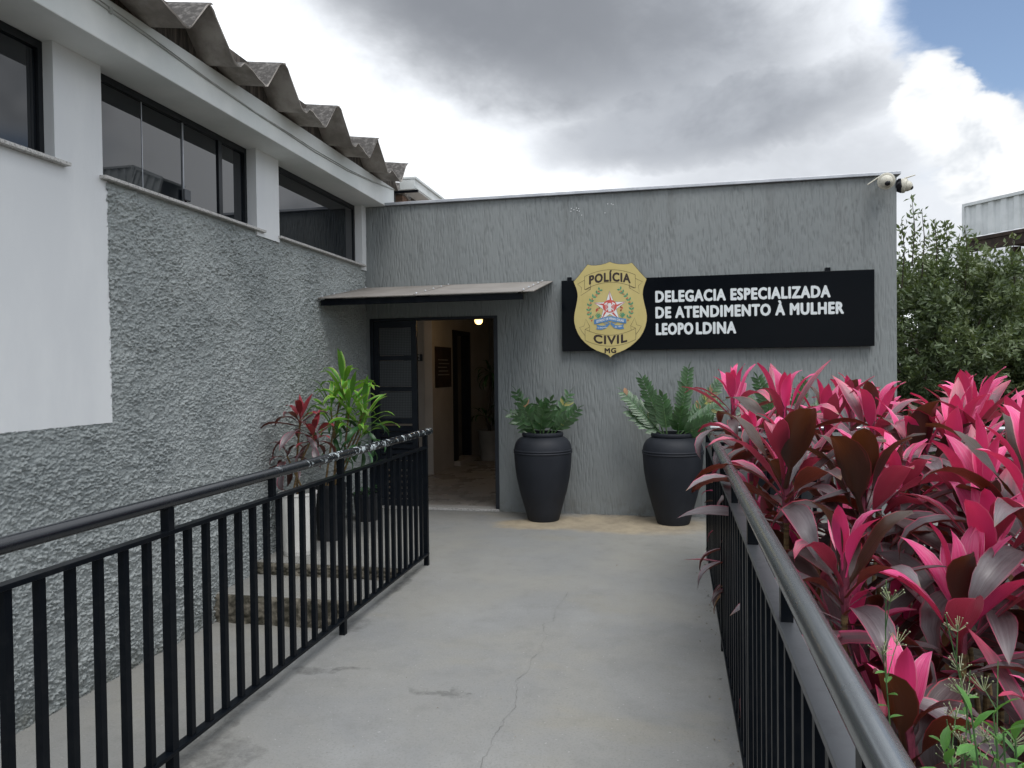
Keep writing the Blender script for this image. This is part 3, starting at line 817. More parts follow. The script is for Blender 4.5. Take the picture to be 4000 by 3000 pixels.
# interior seen through the doorway
MB().box(-3.9, -0.4, YW + 0.02, 13.0, -0.05, 0.022).build('interior_floor', MAT['tile'], an)
MB().box(DX0, DX1, YW - 0.012, YW + 0.155, 0.0, 0.026).build('threshold', MAT['granite'], an, bevel=0.003)
MB().box(-3.9, -0.4, YW + 0.165, 13.0, 2.55, 2.62).build('interior_ceiling', MAT['interior'], an)
Mr = Matrix.Translation(Vector((-3.25, 10.02, 0))) @ Matrix.Rotation(-R(2.5), 4, 'Z')
pw = MB()
pw.box(-0.12, 0.0, 0.0, 0.92, 0.022, 2.55, Mr)
pw.box(-0.12, 0.0, 1.76, 2.95, 0.022, 2.55, Mr)
pw.box(-0.12, 0.0, 0.92, 1.76, 2.13, 2.55, Mr)
pw.build('partition', MAT['interior'], an)
MB().box(-3.9, -3.372, 10.10, 10.18, 0.022, 2.55).build('side_partition', MAT['interior'], an)
MB().box(-1.42, -1.34, YW + 0.165, 13.0, 0.022, 2.55).build('interior_wall', MAT['interior'], an)
MB().box(-0.20, -0.14, 0.93, 1.75, 0.10, 2.12, Mr).build('inner_door', MAT['grey_wall'], an)
rv = MB(); rv.box(-0.12, 0.015, 0.90, 1.10, 0.10, 2.14, Mr); rv.box(-0.12, 0.015, 1.70, 1.78, 0.10, 2.14, Mr); rv.box(-0.12, 0.015, 1.10, 1.70, 2.08, 2.14, Mr)
rv.build('inner_door_frame', MAT['slate_door'], an)
MB().box(-0.13, 0.10, 0.92, 1.78, 0.022, 0.098, Mr).build('inner_step', MAT['interior'], an)
# entrance door: steel frame, a fixed leaf with wired panes, louvres and a pierced foot
df = MB()
df.box(DX0 - 0.004, DX0 + 0.032, YW - 0.01, YW + 0.13, 0.022, DZ + 0.004)
df.box(DX1 - 0.036, DX1 + 0.004, YW - 0.01, YW + 0.13, 0.022, DZ + 0.004)
df.box(DX0 + 0.032, DX1 - 0.036, YW - 0.01, YW + 0.13, DZ - 0.022, DZ + 0.004)
door_frame = df.build('door_frame', MAT['slate_door'], an)
LX0, LX1, LY0, LY1 = DX0 + 0.034, -2.635, YW + 0.02, YW + 0.06
lf = MB()
lf.box(LX0, LX0 + 0.05, LY0, LY1, 0.03, DZ - 0.024); lf.box(LX1 - 0.06, LX1, LY0, LY1, 0.03, DZ - 0.024)
for z0, z1 in ((1.98, DZ - 0.024), (1.625, 1.675), (1.285, 1.335), (0.93, 0.99), (0.46, 0.52), (0.03, 0.10)):
    lf.box(LX0 + 0.05, LX1 - 0.06, LY0, LY1, z0, z1)
leaf = lf.build('door_leaf', MAT['slate_door'], an)
for z0, z1 in ((1.675, 1.98), (1.335, 1.625), (0.99, 1.285)):
    MB().box(LX0 + 0.052, LX1 - 0.062, LY0 + 0.012, LY0 + 0.02, z0 + 0.002, z1 - 0.002).build('pane', MAT['wired'], leaf)
for k in range(6):
    zc = 0.56 + k * 0.063
    MB().cbox(((LX0 + LX1 - 0.01) / 2, LY0 + 0.018, zc), (LX1 - LX0 - 0.115, 0.012, 0.062), Matrix.Rotation(R(-28), 4, 'X')).build('louvre_slat', MAT['slate_door'], leaf)
pf = MB()
for k in range(8):
    xk = LX0 + 0.055 + k * 0.05
    pf.box(xk, xk + 0.032, LY0 + 0.012, LY0 + 0.018, 0.102, 0.458)
for k in range(6):
    zk = 0.11 + k * 0.064
    pf.box(LX0 + 0.052, LX1 - 0.062, LY0 + 0.019, LY0 + 0.024, zk, zk + 0.04)
pf.build('pierced_panel', MAT['slate_door'], leaf)

# ------------------------------------------------------------------ awning over the door
aw = root('awning', (-2.2, YW, 2.3), 'shallow taupe sheet awning with black front beam over the doorway', 'awning')
def slope(y): return 2.205 + (y - 6.40) * (2.425 - 2.205) / (YW - 6.40)
Mx = lambda x0, x1: [(x0, 6.40, slope(6.40)), (x1, 6.40, slope(6.40)), (x1, YW - 0.004, slope(YW)), (x0, YW - 0.004, slope(YW))]
for x0, x1 in ((XL + 0.022, -2.243), (-2.237, -1.233), (-1.227, -1.126)):
    q = Mx(x0, x1)
    b = MB().add(q + [(a, c, e - 0.008) for a, c, e in q], [(0, 1, 2, 3), (7, 6, 5, 4), (0, 4, 5, 1), (1, 5, 6, 2), (2, 6, 7, 3), (3, 7, 4, 0)])
    b.build('roof_panel', MAT['awning'], aw)
for xs_ in (XL + 0.03, -2.24, -1.23):
    bb = MB()
    q = Mx(xs_ - 0.012, xs_ + 0.012)
    bb.add([(a, c, e + 0.004) for a, c, e in q] + [(a, c, e + 0.0005) for a, c, e in q], [(0, 1, 2, 3), (0, 4, 5, 1), (1, 5, 6, 2), (3, 7, 4, 0)])
    sm_ = bb.build('seam_strip', MAT['awning'], aw)
    for k in range(5):
        y = 6.46 + k * 0.26
        MB().ball((xs_, y, slope(y) + 0.008), 0.010, 8, 4).build('bolt', MAT['metal_coping'], sm_)
MB().box(XL + 0.03, -1.225, 6.425, 6.465, 2.135, 2.190).build('front_beam', MAT['rail'], aw, bevel=0.003)
for x in (XL + 0.06, -2.24, -1.27):
    b = MB().add([(x + s_ * 0.015, y, slope(y) - dz_) for s_ in (-1, 1) for y in (6.48, YW - 0.005) for dz_ in (0.012, 0.05)], [(0, 1, 3, 2), (4, 6, 7, 5), (0, 4, 5, 1), (2, 3, 7, 6), (0, 2, 6, 4), (1, 5, 7, 3)])
    b.build('support_arm', MAT['rail'], aw)

# ------------------------------------------------------------------ text helper
TXT = {}
def text_geo(s, bold=0.0):
    key = (s, bold)
    if key in TXT:
        return TXT[key]
    cu = bpy.data.curves.new('text_tmp', 'FONT')
    cu.body = s; cu.size = 1.0; cu.resolution_u = 3; cu.space_character = 1.0 + 2.8 * bold
    ob = bpy.data.objects.new('text_tmp', cu)
    COL.objects.link(ob)
    bpy.context.view_layer.update()
    dg = bpy.context.evaluated_depsgraph_get()
    me = bpy.data.meshes.new_from_object(ob.evaluated_get(dg))
    v = [(p.co.x, p.co.y) for p in me.vertices]
    f = [tuple(p.vertices) for p in me.polygons]
    COL.objects.unlink(ob)
    bpy.data.objects.remove(ob); bpy.data.curves.remove(cu); bpy.data.meshes.remove(me)
    TXT[key] = (v, f)
    return v, f
CAP = max(p[1] for p in text_geo('H')[0])
def lettering(s, width, cap, bold, fn, name, mat, parent, depth=0.0):
    v, f = text_geo(s, bold)
    x0, x1 = min(p[0] for p in v), max(p[0] for p in v)
    sx, sy = width / (x1 - x0), cap / CAP
    b = MB()
    r_ = bold * sy * 1.0                       # thicken the strokes: overlapping copies round a small circle
    for k in range(9 if bold else 1):
        ox, oy = (r_ * math.cos(k * math.pi / 4), r_ * math.sin(k * math.pi / 4)) if k < 8 and bold else (0, 0)
        b.add([tuple(Vector(fn((p[0] - x0) * sx + ox, p[1] * sy + oy)) + Vector((0, 0.00004 * k, 0))) for p in v], f)
    return b.build(name, mat, parent)

# ------------------------------------------------------------------ sign board with shield
sg = root('police_sign', (0.46, YW, 1.68), 'long glossy black wall sign with white lettering and a mustard police shield', 'sign')
SY = 7.49
MB().box(-1.028, 1.955, SY, YW - 0.02, 1.690, 2.415).build('board', MAT['sign_black'], sg, bevel=0.003)
for x in (1.55, -0.95):
    MB().box(x - 0.022, x + 0.022, SY + 0.03, YW + 0.004, 2.417, 2.452).build('bracket', MAT['rail'], sg)
for s_, x0, wd, z, cap in (('DELEGACIA ESPECIALIZADA', -0.075, 1.633, 2.168, 0.104), ('DE ATENDIMENTO À MULHER', -0.075, 1.752, 2.008, 0.104)):
    lettering(s_, wd, cap, 0.044, lambda x, y, x0=x0, z=z: (x0 + x, SY - 0.004, z + y), 'lettering', MAT['letter'], sg, 0.004)
lettering('LEOPO', 0.352, 0.106, 0.044, lambda x, y: (-0.072 + x, SY - 0.004, 1.842 + y), 'lettering', MAT['letter'], sg, 0.004)
lettering('LDINA', 0.372, 0.106, 0.044, lambda x, y: (0.318 + x, SY - 0.004, 1.842 + y), 'lettering', MAT['letter'], sg, 0.004)
# shield (local units: a to the right, b downwards)
SS = 0.732 / 1128
def sh(a, b_, y): return (-0.532 + a * SS, y, 2.585 - b_ * SS)
half = [(0, 0), (60, 24), (140, 42), (220, 48), (285, 44), (342, 28), (395, 92), (450, 160), (508, 228), (564, 288), (545, 340), (522, 400), (507, 465), (503, 520), (510, 580), (530, 680), (552, 770), (563, 850), (560, 930), (540, 1020), (505, 1105), (455, 1185), (390, 1255), (310, 1320), (225, 1372), (140, 1408), (80, 1428), (40, 1450), (14, 1472), (0, 1490)]
outl = half + [(-a, b_) for a, b_ in reversed(half[1:-1])]
SHY = SY - 0.022
n = len(outl)
b = MB().add([sh(a, c, SHY) for a, c in outl] + [sh(a, c, SY - 0.001) for a, c in outl], [tuple(range(n)), tuple(reversed(range(n, 2 * n)))])
shield = b.build('shield', MAT['gold'], sg)
bs = MB(); vs = []; fs = []
for i, (a, c) in enumerate(outl):
    vs += [sh(a * 1.008, 745 + (c - 745) * 1.006, SHY + 0.001), sh(a * 1.008, 745 + (c - 745) * 1.006, SY - 0.001)]
fs = [(2 * i, 2 * i + 1, (2 * i + 3) % (2 * n), (2 * i + 2) % (2 * n)) for i in range(n)]
fs.append(tuple(range(0, 2 * n, 2)))
bs.add(vs, fs).build('shield_rim', MAT['ink'], sg)
def ribbon(pts, wd, y):
    b = MB(); vs = []; fs = []
    for i, p in enumerate(pts):
        q0, q1 = pts[max(i - 1, 0)], pts[min(i + 1, len(pts) - 1)]
        t_ = Vector((q1[0] - q0[0], q1[1] - q0[1])).normalized()
        nn = Vector((-t_.y, t_.x)) * wd / 2
        vs += [sh(p[0] + nn.x, p[1] + nn.y, y), sh(p[0] - nn.x, p[1] - nn.y, y)]
        if i:
            fs.append((2 * i - 2, 2 * i - 1, 2 * i + 1, 2 * i))
    return b.add(vs, fs)
def merge(parts, name, mat, parent=None):
    b = MB()
    for p in parts:
        b.add(p.v, p.f)
    return b.build(name, mat, parent or shield)
def arc(x0, x1, y_edge, y_mid, k=18):
    return [(x0 + (x1 - x0) * i / k, y_mid + (y_edge - y_mid) * (2 * i / k - 1) ** 2) for i in range(k + 1)]
LWD = 5.0
# scroll outlines
top = arc(-393, 393, 215, 122); bot = arc(-393, 393, 420, 318)
L = [ribbon(top, LWD, SHY - 0.001), ribbon(bot, LWD, SHY - 0.001)]
for s_ in (-1, 1):
    for pl in ([(393, 215), (393, 420)], [(393, 270), (505, 328), (440, 385), (455, 510), (300, 415), (393, 420)], [(300, 415), (300, 350)], [(300, 388), (393, 420)]):
        L.append(ribbon([(a * s_, c) for a, c in pl], LWD, SHY - 0.001))
merge(L, 'scroll', MAT['ink'])
top = arc(-393, 393, 1040, 1142); bot = arc(-393, 393, 1215, 1312)
L = [ribbon(top, LWD, SHY - 0.001), ribbon(bot, LWD, SHY - 0.001)]
for s_ in (-1, 1):
    for pl in ([(393, 1040), (393, 1215)], [(393, 1040), (315, 1005), (325, 1075)], [(315, 1005), (378, 880), (410, 990), (480, 1010), (440, 1080), (393, 1140)]):
        L.append(ribbon([(a * s_, c) for a, c in pl], LWD, SHY - 0.001))
merge(L, 'scroll', MAT['ink'])
def bend(width, yb, k):
    return lambda x, y: sh(x - width / 2, yb + k * ((x - width / 2) / (width / 2)) ** 2 - y, SHY - 0.0012)
lettering('POLÍCIA', 630, 128, 0.042, bend(630, 300, 38), 'lettering', MAT['ink'], shield)
lettering('CIVIL', 510, 122, 0.042, bend(510, 1278, -34), 'lettering', MAT['ink'], shield)
lettering('MG', 172, 72, 0.05, lambda x, y: sh(x - 86, 1418 - y, SHY - 0.0012), 'lettering', MAT['ink'], shield)
# five-pointed star
def star_pts(cx, cy, ro, ri):
    return [(cx + (ro if k % 2 == 0 else ri) * math.sin(math.pi * k / 5), cy - (ro if k % 2 == 0 else ri) * math.cos(math.pi * k / 5)) for k in range(10)]
def poly(pts, y): return MB().add([sh(a, c, y) for a, c in pts], [tuple(range(len(pts)))])
def disc(cx, cy, rx, ry, y, k=24): return poly([(cx + rx * math.cos(2 * math.pi * i / k), cy + ry * math.sin(2 * math.pi * i / k)) for i in range(k)], y)
SC = (-3, 708)
merge([poly(star_pts(*SC, 258, 108), SHY - 0.0008)], 'star_edge', MAT['ink'])
merge([poly(star_pts(*SC, 250, 104), SHY - 0.0016)], 'star', MAT['white_ink'])
rays = []
for k in range(5):
    a0 = 2 * math.pi * k / 5
    for off, l0, l1 in ((0.03, 95, 235), (0.14, 95, 190), (0.25, 95, 155)):
        aa = a0 + off
        p0 = (SC[0] + l0 * math.sin(aa), SC[1] - l0 * math.cos(aa))
        tipx = SC[0] + 245 * math.sin(a0); tipy = SC[1] - 245 * math.cos(a0)
        q = (l1 - l0) / (245 - l0)
        p1 = (p0[0] + (tipx - p0[0]) * q, p0[1] + (tipy - p0[1]) * q)
        rays.append(ribbon([p0, p1], 9, SHY - 0.0022))
merge(rays, 'star_rays', MAT['red_ink'])
merge([disc(SC[0], SC[1] - 18, 110, 100, SHY - 0.0026)], 'red_disc', MAT['red_ink'])
tools = [poly([(SC[0] - 26, SC[1] - 66), (SC[0] + 20, SC[1] - 66), (SC[0] + 26, SC[1] + 64), (SC[0] - 26, SC[1] + 64)], SHY - 0.0034)]
for s_ in (-1, 1):
    tools.append(ribbon([(SC[0] + s_ * 62, SC[1] - 62), (SC[0] - s_ * 62, SC[1] + 48)], 13, SHY - 0.0031 - 0.0001 * s_))
    tools.append(ribbon([(SC[0] + s_ * 38, SC[1] - 74), (SC[0] + s_ * 82, SC[1] - 46)], 20, SHY - 0.0038))
    for kk in range(4):
        tools.append(ribbon([(SC[0] + s_ * 36, SC[1] - 22 + 12 * kk), (SC[0] + s_ * 72, SC[1] - 34 + 20 * kk)], 4, SHY - 0.0033))
merge(tools, 'crossed_tools', MAT['white_ink'])
# coffee and tobacco branches
leaves_, berries, stems_ = [], [], []
br = [(-165, 440), (-205, 490), (-262, 545), (-300, 610), (-325, 680), (-328, 755), (-312, 820), (-275, 880)]
for s_ in (-1, 1):
    pts_ = [(a * -s_ if s_ > 0 else a, c) for a, c in br]
    stems_.append(ribbon(pts_, 4, SHY - 0.0010))
    for i, (a, c) in enumerate(pts_):
        nxt = pts_[min(i + 1, len(pts_) - 1)]; prv = pts_[max(i - 1, 0)]
        tx, ty = prv[0] - nxt[0], prv[1] - nxt[1]
        ln = math.hypot(tx, ty); tx, ty = tx / ln, ty / ln
        for side in (-1, 1):
            lx, ly = tx * 0.75 + side * -ty * 0.75, ty * 0.75 + side * tx * 0.75
            ll = 56
            mid = (a + lx * ll * .5, c + ly * ll * .5)
            leaves_.append(poly([(a, c), (mid[0] - ly * 15, mid[1] + lx * 15), (a + lx * ll, c + ly * ll), (mid[0] + ly * 15, mid[1] - lx * 15)], SHY - 0.0015 - 0.0001 * side))
        for k in range(3):
            berries.append(disc(a + random.uniform(-18, 18), c + 26 + random.uniform(-14, 14), 8, 8, SHY - 0.0021, 8))
    fx = s_ * 188
    for k in range(5):
        an_ = -math.pi / 2 + (k - 2) * 0.5
        leaves_.append(poly([(fx, 880), (fx + 44 * math.cos(an_) - 9, 850 + 50 * math.sin(an_)), (fx + 62 * math.cos(an_), 850 + 70 * math.sin(an_)), (fx + 40 * math.cos(an_) + 9, 862 + 50 * math.sin(an_))], SHY - 0.0017 - 0.0001 * k))
    for k in range(7):
        berries.append(disc(fx + random.uniform(-26, 26), 735 + random.uniform(-30, 32), 11, 11, SHY - 0.0021, 8))
merge(stems_, 'branch', MAT['green_ink']); merge(leaves_, 'branch_leaves', MAT['green_ink']); merge(berries, 'berries', MAT['red_ink'])['kind'] = 'stuff'
# blue ribbon with its motto
def band(x0, x1, ye, ym, h, y, k=16):
    t_ = arc(x0, x1, ye, ym, k)
    return MB().add([sh(a, c, y) for a, c in t_] + [sh(a, c + h, y) for a, c in t_], [(i, i + 1, k + 2 + i, k + 1 + i) for i in range(k)])
def wav(x): return 0.0
def motto_y(u): return 862 + 26 * math.cos(u * math.pi * 2) * -1 + 10 * abs(u)
K = 20
tp = [(-250 + 500 * i / K, 868 - 22 * math.cos(math.pi * (2 * i / K - 1) * 1.0) + 0) for i in range(K + 1)]
mb = MB().add([sh(a, c, SHY - 0.0040) for a, c in tp] + [sh(a, c + 74, SHY - 0.0040) for a, c in tp], [(i, i + 1, K + 2 + i, K + 1 + i) for i in range(K)])
tail = []
for s_ in (-1, 1):
    tail.append(poly([(s_ * 10, 945), (s_ * 70, 985), (s_ * 140, 992), (s_ * 215, 970), (s_ * 200, 1010), (s_ * 218, 1045), (s_ * 140, 1055), (s_ * 60, 1030), (s_ * 8, 975)], SHY - 0.0036 - 0.0001 * s_))
    lo = [(s_ * 6, 952), (s_ * 55, 930), (s_ * 105, 940), (s_ * 60, 968), (s_ * 6, 960)]
    tail.append(ribbon(lo, 12, SHY - 0.0042 - 0.0001 * s_))
merge([mb] + tail, 'blue_ribbon', MAT['blue_ink'])
lettering('ESTADO DE MINAS GERAIS', 420, 36, 0.02, lambda x, y: sh(x - 210, 868 - 22 * math.cos(math.pi * (x - 210) / 250) + 55 - y, SHY - 0.0048), 'motto', MAT['white_ink'], shield)
lettering('15 de Junho', 140, 22, 0.02, lambda x, y: sh(x - 192, 1030 - (x - 70) * 0.05 - y, SHY - 0.0048), 'motto', MAT['white_ink'], shield)
lettering('de 1891', 108, 22, 0.02, lambda x, y: sh(x + 72, 1022 + (x - 54) * -0.06 - y, SHY - 0.0048), 'motto', MAT['white_ink'], shield)

# ------------------------------------------------------------------ RAILINGS
def railing(name, x0f, y0, y1, posts, struts, pitch, label, pipe_mat, end_over=0.1, s=0.0245, bar_mat=None):
    bar_mat = bar_mat or MAT['rail']
    """runs along Y; x0f(y) gives the line"""
    rt = root(name, (x0f(0), 0, 0), label, 'railing')
    P3 = lambda y, z: Vector((x0f(y), y, z))
    MB().tube([P3(y0 - 0.2, 1.028), P3((y0 + y1) / 2, 1.028), P3(y1 + end_over, 1.028)], 0.0255, 20).build('handrail', pipe_mat, rt, smooth=True)
    ang = math.atan2(x0f(y1) - x0f(y0), y1 - y0)
    Rz = Matrix.Rotation(-ang, 4, 'Z')
    for (z0, z1, nm) in ((0.905, 0.922, 'top_rail'), (0.082, 0.098, 'bottom_rail')):
        c = P3((y0 + y1) / 2, (z0 + z1) / 2)
        MB().cbox(c, (0.040, (y1 - y0), z1 - z0), Rz).build(nm, bar_mat if nm == 'top_rail' else MAT['rail'], rt, bevel=0.002)
    pm = boxmesh('post', 0.034, 0.034, 1.006, MAT['rail'])
    for y in posts:
        place('post', pm, rt, M=Matrix.Translation(P3(y, 0.0)) @ Rz)
    sm2 = boxmesh('strut', 0.027, 0.027, 0.083, MAT['rail'])
    for y in struts:
        place('strut', sm2, rt, M=Matrix.Translation(P3(y, 0.922)) @ Rz)
    bm = boxmesh('baluster', s, s, 0.807, MAT['rail'])
    ps = sorted(posts)
    for a, b_ in zip(ps[:-1], ps[1:]):
        k = max(2, round((b_ - a) / pitch))
        for i in range(1, k):
            y = a + (b_ - a) * i / k
            place('baluster', bm, rt, M=Matrix.Translation(P3(y, 0.098)) @ Rz @ Matrix.Rotation(random.uniform(-0.03, 0.03), 4, 'Z'))
    return rt
railing('railing', lambda y: -1.812, 0.88, 5.395, [0.9, 2.39, 3.875, 5.38], [1.65, 3.13, 4.63], 0.117,
        'black metal railing with chipped handrail on the left edge of the ramp', MAT['pipe_l'], 0.11)
rr = railing('railing', lambda y: 0.243 + 0.0145 * y, 0.2, 5.87, [0.2, 1.0, 2.5, 4.0, 5.86], [0.6, 1.75, 3.25, 4.95], 0.112,
        'black metal railing with worn grey handrail in front of the pink plants', MAT['pipe_r'], 0.03, bar_mat=MAT['bar'])
# return along the front of the raised landing
rb = root('railing', (1.6, 5.88, 0), 'short black railing along the landing, mostly hidden behind pink plants', 'railing')
MB().tube([(0.33, 5.89, 1.028), (2.9, 5.89, 1.028)], 0.0255, 16).build('handrail', MAT['pipe_r'], rb, smooth=True)
for z0, z1, nm in ((0.905, 0.922, 'top_rail'), (0.082, 0.098, 'bottom_rail')):
    MB().box(0.36, 2.9, 5.87, 5.91, z0, z1).build(nm, MAT['rail'], rb)
pm = boxmesh('post', 0.034, 0.034, 1.006, MAT['rail']); bm = boxmesh('baluster', 0.027, 0.027, 0.807, MAT['rail'])
for k in range(23):
    x = 0.44 + k * 0.112
    if k % 11 == 10:
        place('post', pm, rb, (x, 5.89, 0))
    else:
        place('baluster', bm, rb, (x, 5.89, 0.098))

# ------------------------------------------------------------------ charcoal vases
VP = [(0.01, 0.0), (0.150, 0.0), (0.158, 0.012), (0.182, 0.10), (0.208, 0.19), (0.238, 0.30), (0.262, 0.41), (0.278, 0.52), (0.286, 0.62), (0.288, 0.672)]
VS = [(0.288, 0.712), (0.285, 0.735), (0.272, 0.775), (0.248, 0.808), (0.218, 0.828), (0.196, 0.838)]
def vase(x, y, label):
    rt = root('vase', (x, y, 0), label, 'vase', 'large charcoal vases along the annex wall')
    MB().lathe(VP, 48, (x, y, 0.001)).build('body', MAT['vase'], rt, smooth=True)
    ring = [(0.287, 0.672), (0.293, 0.675), (0.295, 0.680), (0.293, 0.686), (0.288, 0.690), (0.288, 0.692), (0.293, 0.696), (0.295, 0.702), (0.293, 0.708), (0.288, 0.712)]
    MB().lathe(ring, 48, (x, y, 0.001)).build('ring_band', MAT['vase'], rt, smooth=True)
    MB().lathe(VS, 48, (x, y, 0.001)).build('shoulder', MAT['vase'], rt, smooth=True)
    rim = [(0.194, 0.838), (0.203, 0.841), (0.207, 0.852), (0.207, 0.866), (0.202, 0.877), (0.192, 0.880), (0.184, 0.876), (0.182, 0.85), (0.182, 0.80)]
    MB().lathe(rim, 48, (x, y, 0.001)).build('rim', MAT['vase'], rt, smooth=True)
    MB().lathe([(0.001, 0.835), (0.10, 0.838), (0.181, 0.830)], 24, (x, y, 0.001)).build('soil', MAT['vase_soil'], rt, smooth=True)
    return rt
vase(-1.195, 7.215, 'charcoal vase beside the doorway, with the shorter bushy plant')
vase(0.075, 7.235, 'charcoal vase below the sign, with the taller spreading fronds')
vase(1.12, 7.235, 'charcoal vase hidden behind the pink plants by the railing')

# ------------------------------------------------------------------ leaf meshes
def leaf_mesh(name, mat, L, Wd, droop=0.6, fold=0.35, nseg=7, petiole=0.14, shape=0.85, wave=0.0, tipbend=0.0, across=4):
    vs, fs, uvs = [], [], []
    y = z = 0.0
    for i in range(nseg + 1):
        t = i / nseg
        ang = -droop * t ** 1.4 - tipbend * max(0, t - 0.7) / 0.3
        if i:
            y += math.cos(ang) * L / nseg; z += math.sin(ang) * L / nseg
        if t < petiole:
            wv = 0.16
        else:
            q = (t - petiole) / (1 - petiole)
            wv = max(0.16 * (1 - q), math.sin(math.pi * min(1, q ** shape)) ** 0.9) if q < 1 else 0.0
        wv = max(wv, 0.015) * Wd / 2
        nrm = (-math.sin(ang), math.cos(ang))
        for k in range(across + 1):
            u = 2 * k / across - 1
            up = fold * abs(u) * wv + wave * Wd * math.sin(t * 9 + (2.1 if u > 0 else 0)) * u * u
            vs.append((u * wv, y + nrm[0] * up, z + nrm[1] * up)); uvs.append((k / across, t))
    A = across + 1
    for i in range(nseg):
        for k in range(across):
            fs.append((i * A + k, i * A + k + 1, (i + 1) * A + k + 1, (i + 1) * A + k))
    me = bpy.data.meshes.new(name)
    me.from_pydata(vs, [], fs); me.materials.append(mat)
    ul = me.uv_layers.new(name='UVMap')
    li = [i for f in fs for i in f]
    ul.data.foreach_set('uv', [c for i in li for c in uvs[i]])
    me.shade_smooth()
    return me
def leaf_matrix(p, phi, theta, roll=0.0, s=1.0):
    d_ = Vector((math.cos(theta) * math.cos(phi), math.cos(theta) * math.sin(phi), math.sin(theta)))
    nrm = Vector((-math.sin(theta) * math.cos(phi), -math.sin(theta) * math.sin(phi), math.cos(theta)))
    x_ = d_.cross(nrm)
    if roll:
        q = Matrix.Rotation(roll, 3, d_)
        nrm, x_ = q @ nrm, q @ x_
    M = Matrix(((x_.x, d_.x, nrm.x, 0), (x_.y, d_.y, nrm.y, 0), (x_.z, d_.z, nrm.z, 0), (0, 0, 0, 1)))
    return Matrix.Translation(Vector(p)) @ M @ Matrix.Scale(s, 4)

# ------------------------------------------------------------------ ZZ plants in the vases
def zz_leaf(mat): return leaf_mesh('leaf', mat, 0.095, 0.040, 0.3, 0.25, 4, 0.05, 0.72, across=2)
ZL, ZY, ZD = zz_leaf(MAT['zz']), zz_leaf(MAT['zz_yellow']), zz_leaf(MAT['zz_dry'])
def zz_plant(x, y, label, fronds, seed, ls=1.0, gap=.046, messy=0.0):
    rd = random.Random(seed)
    rt = root('zamioculcas_plant', (x, y, 0.83), label, 'plant', 'feathery plants in the charcoal vases')
    for (phi, theta, L, arch, odd) in fronds:
        phi, theta = R(phi), R(theta)
        p = Vector((x + 0.06 * math.cos(phi) + rd.uniform(-.04, .04), y + 0.05 * math.sin(phi) + rd.uniform(-.03, .03), 0.83))
        pts_ = []; N = 14
        th = theta
        for i in range(N + 1):
            pts_.append(p.copy())
            th -= arch / N
            p = p + Vector((math.cos(th) * math.cos(phi), math.cos(th) * math.sin(phi), math.sin(th))) * (.9 * L / N)
        fr = MB().tube(pts_, [0.008 * (1 - 0.75 * i / N) for i in range(N + 1)], 6).build('frond', MAT['stem_green'], rt, smooth=True)
        nl = int(L / gap)
        for k in range(nl):
            t = 0.22 + 0.78 * (k + 0.5) / nl
            j = min(int(t * N), N - 1)
            q = pts_[j].lerp(pts_[j + 1], t * N - j)
            dirv = (pts_[j + 1] - pts_[j]).normalized()
            side = Vector((-math.sin(phi), math.cos(phi), 0))
            # turn the frond's flat side towards the front of the pot
            view = Vector((0.1, -1, 0.25))
            sd_ = dirv.cross(view)
            if sd_.length > 0.15:
                side = (side * 0.35 + sd_.normalized() * (1 if sd_.dot(side) >= 0 else -1) * 0.8).normalized()
            for s_ in (-1, 1):
                ld = (side * s_ * 0.82 + dirv * (0.62 + rd.uniform(-.12, .15)) + Vector((messy * rd.uniform(-1, 1), messy * rd.uniform(-1, .6), rd.uniform(-.08, .14) + messy * rd.uniform(-.6, .8)))).normalized()
                nrm = ld.cross(dirv) * s_
                nrm = (-nrm if nrm.y > 0 else nrm)
                nrm = (nrm - ld * nrm.dot(ld)).normalized()
                x_ = ld.cross(nrm)
                M = Matrix(((x_.x, ld.x, nrm.x, 0), (x_.y, ld.y, nrm.y, 0), (x_.z, ld.z, nrm.z, 0), (0, 0, 0, 1)))
                sz = (0.62 + 0.5 * math.sin(math.pi * min(1, 0.2 + 0.75 * t))) * rd.uniform(0.88, 1.1) * ls
                me = ZL
                if rd.random() < odd * .5:
                    me = ZY if odd < 0.2 else (ZY if rd.random() < 0.35 else ZD)
                place('leaf', me, fr, M=Matrix.Translation(q) @ M @ Matrix.Scale(sz, 4))
        if nl:
            place('leaf', ZL, fr, M=leaf_matrix(pts_[-1], phi, th, 0, 0.9 * ls))
    return rt
zz_plant(-1.195, 7.215, 'short bushy feathery green plant in the vase beside the doorway',
         [(195, 72, .54, .12, .30), (15, 70, .52, .15, .30), (255, 80, .40, .3, .05), (340, 46, .46, .1, .1), (185, 45, .40, .1, .0), (290, 62, .42, .3, .0), (100, 66, .40, .3, 0), (225, 52, .36, .3, 0), (310, 76, .44, .3, .1), (240, 66, .44, .2, 0), (20, 56, .40, .2, 0)], 3, 1.12, .052, .38)
zz_plant(0.075, 7.235, 'tall spreading feathery green plant in the vase below the sign',
         [(178, 34, .50, -.05, .0), (182, 52, .66, .12, .22), (195, 72, .68, .1, .0), (245, 80, .46, .2, .0), (345, 82, .74, .05, .0), (2, 60, .70, .1, .22), (355, 42, .60, .1, .04), (330, 30, .46, .1, .0), (280, 60, .40, .3, 0)], 5, 1.12, .044, .05)
zz_plant(1.12, 7.235, 'feathery green plant showing above the pink plants, before the annex wall',
         [(180, 62, .60, .3, .0), (200, 78, .66, .2, .0), (350, 80, .62, .2, .0), (0, 60, .62, .3, .0), (10, 42, .52, .3, .0), (180, 42, .52, .3, 0), (270, 72, .45, .3, 0), (90, 75, .5, .2, 0)], 9, 1.05)

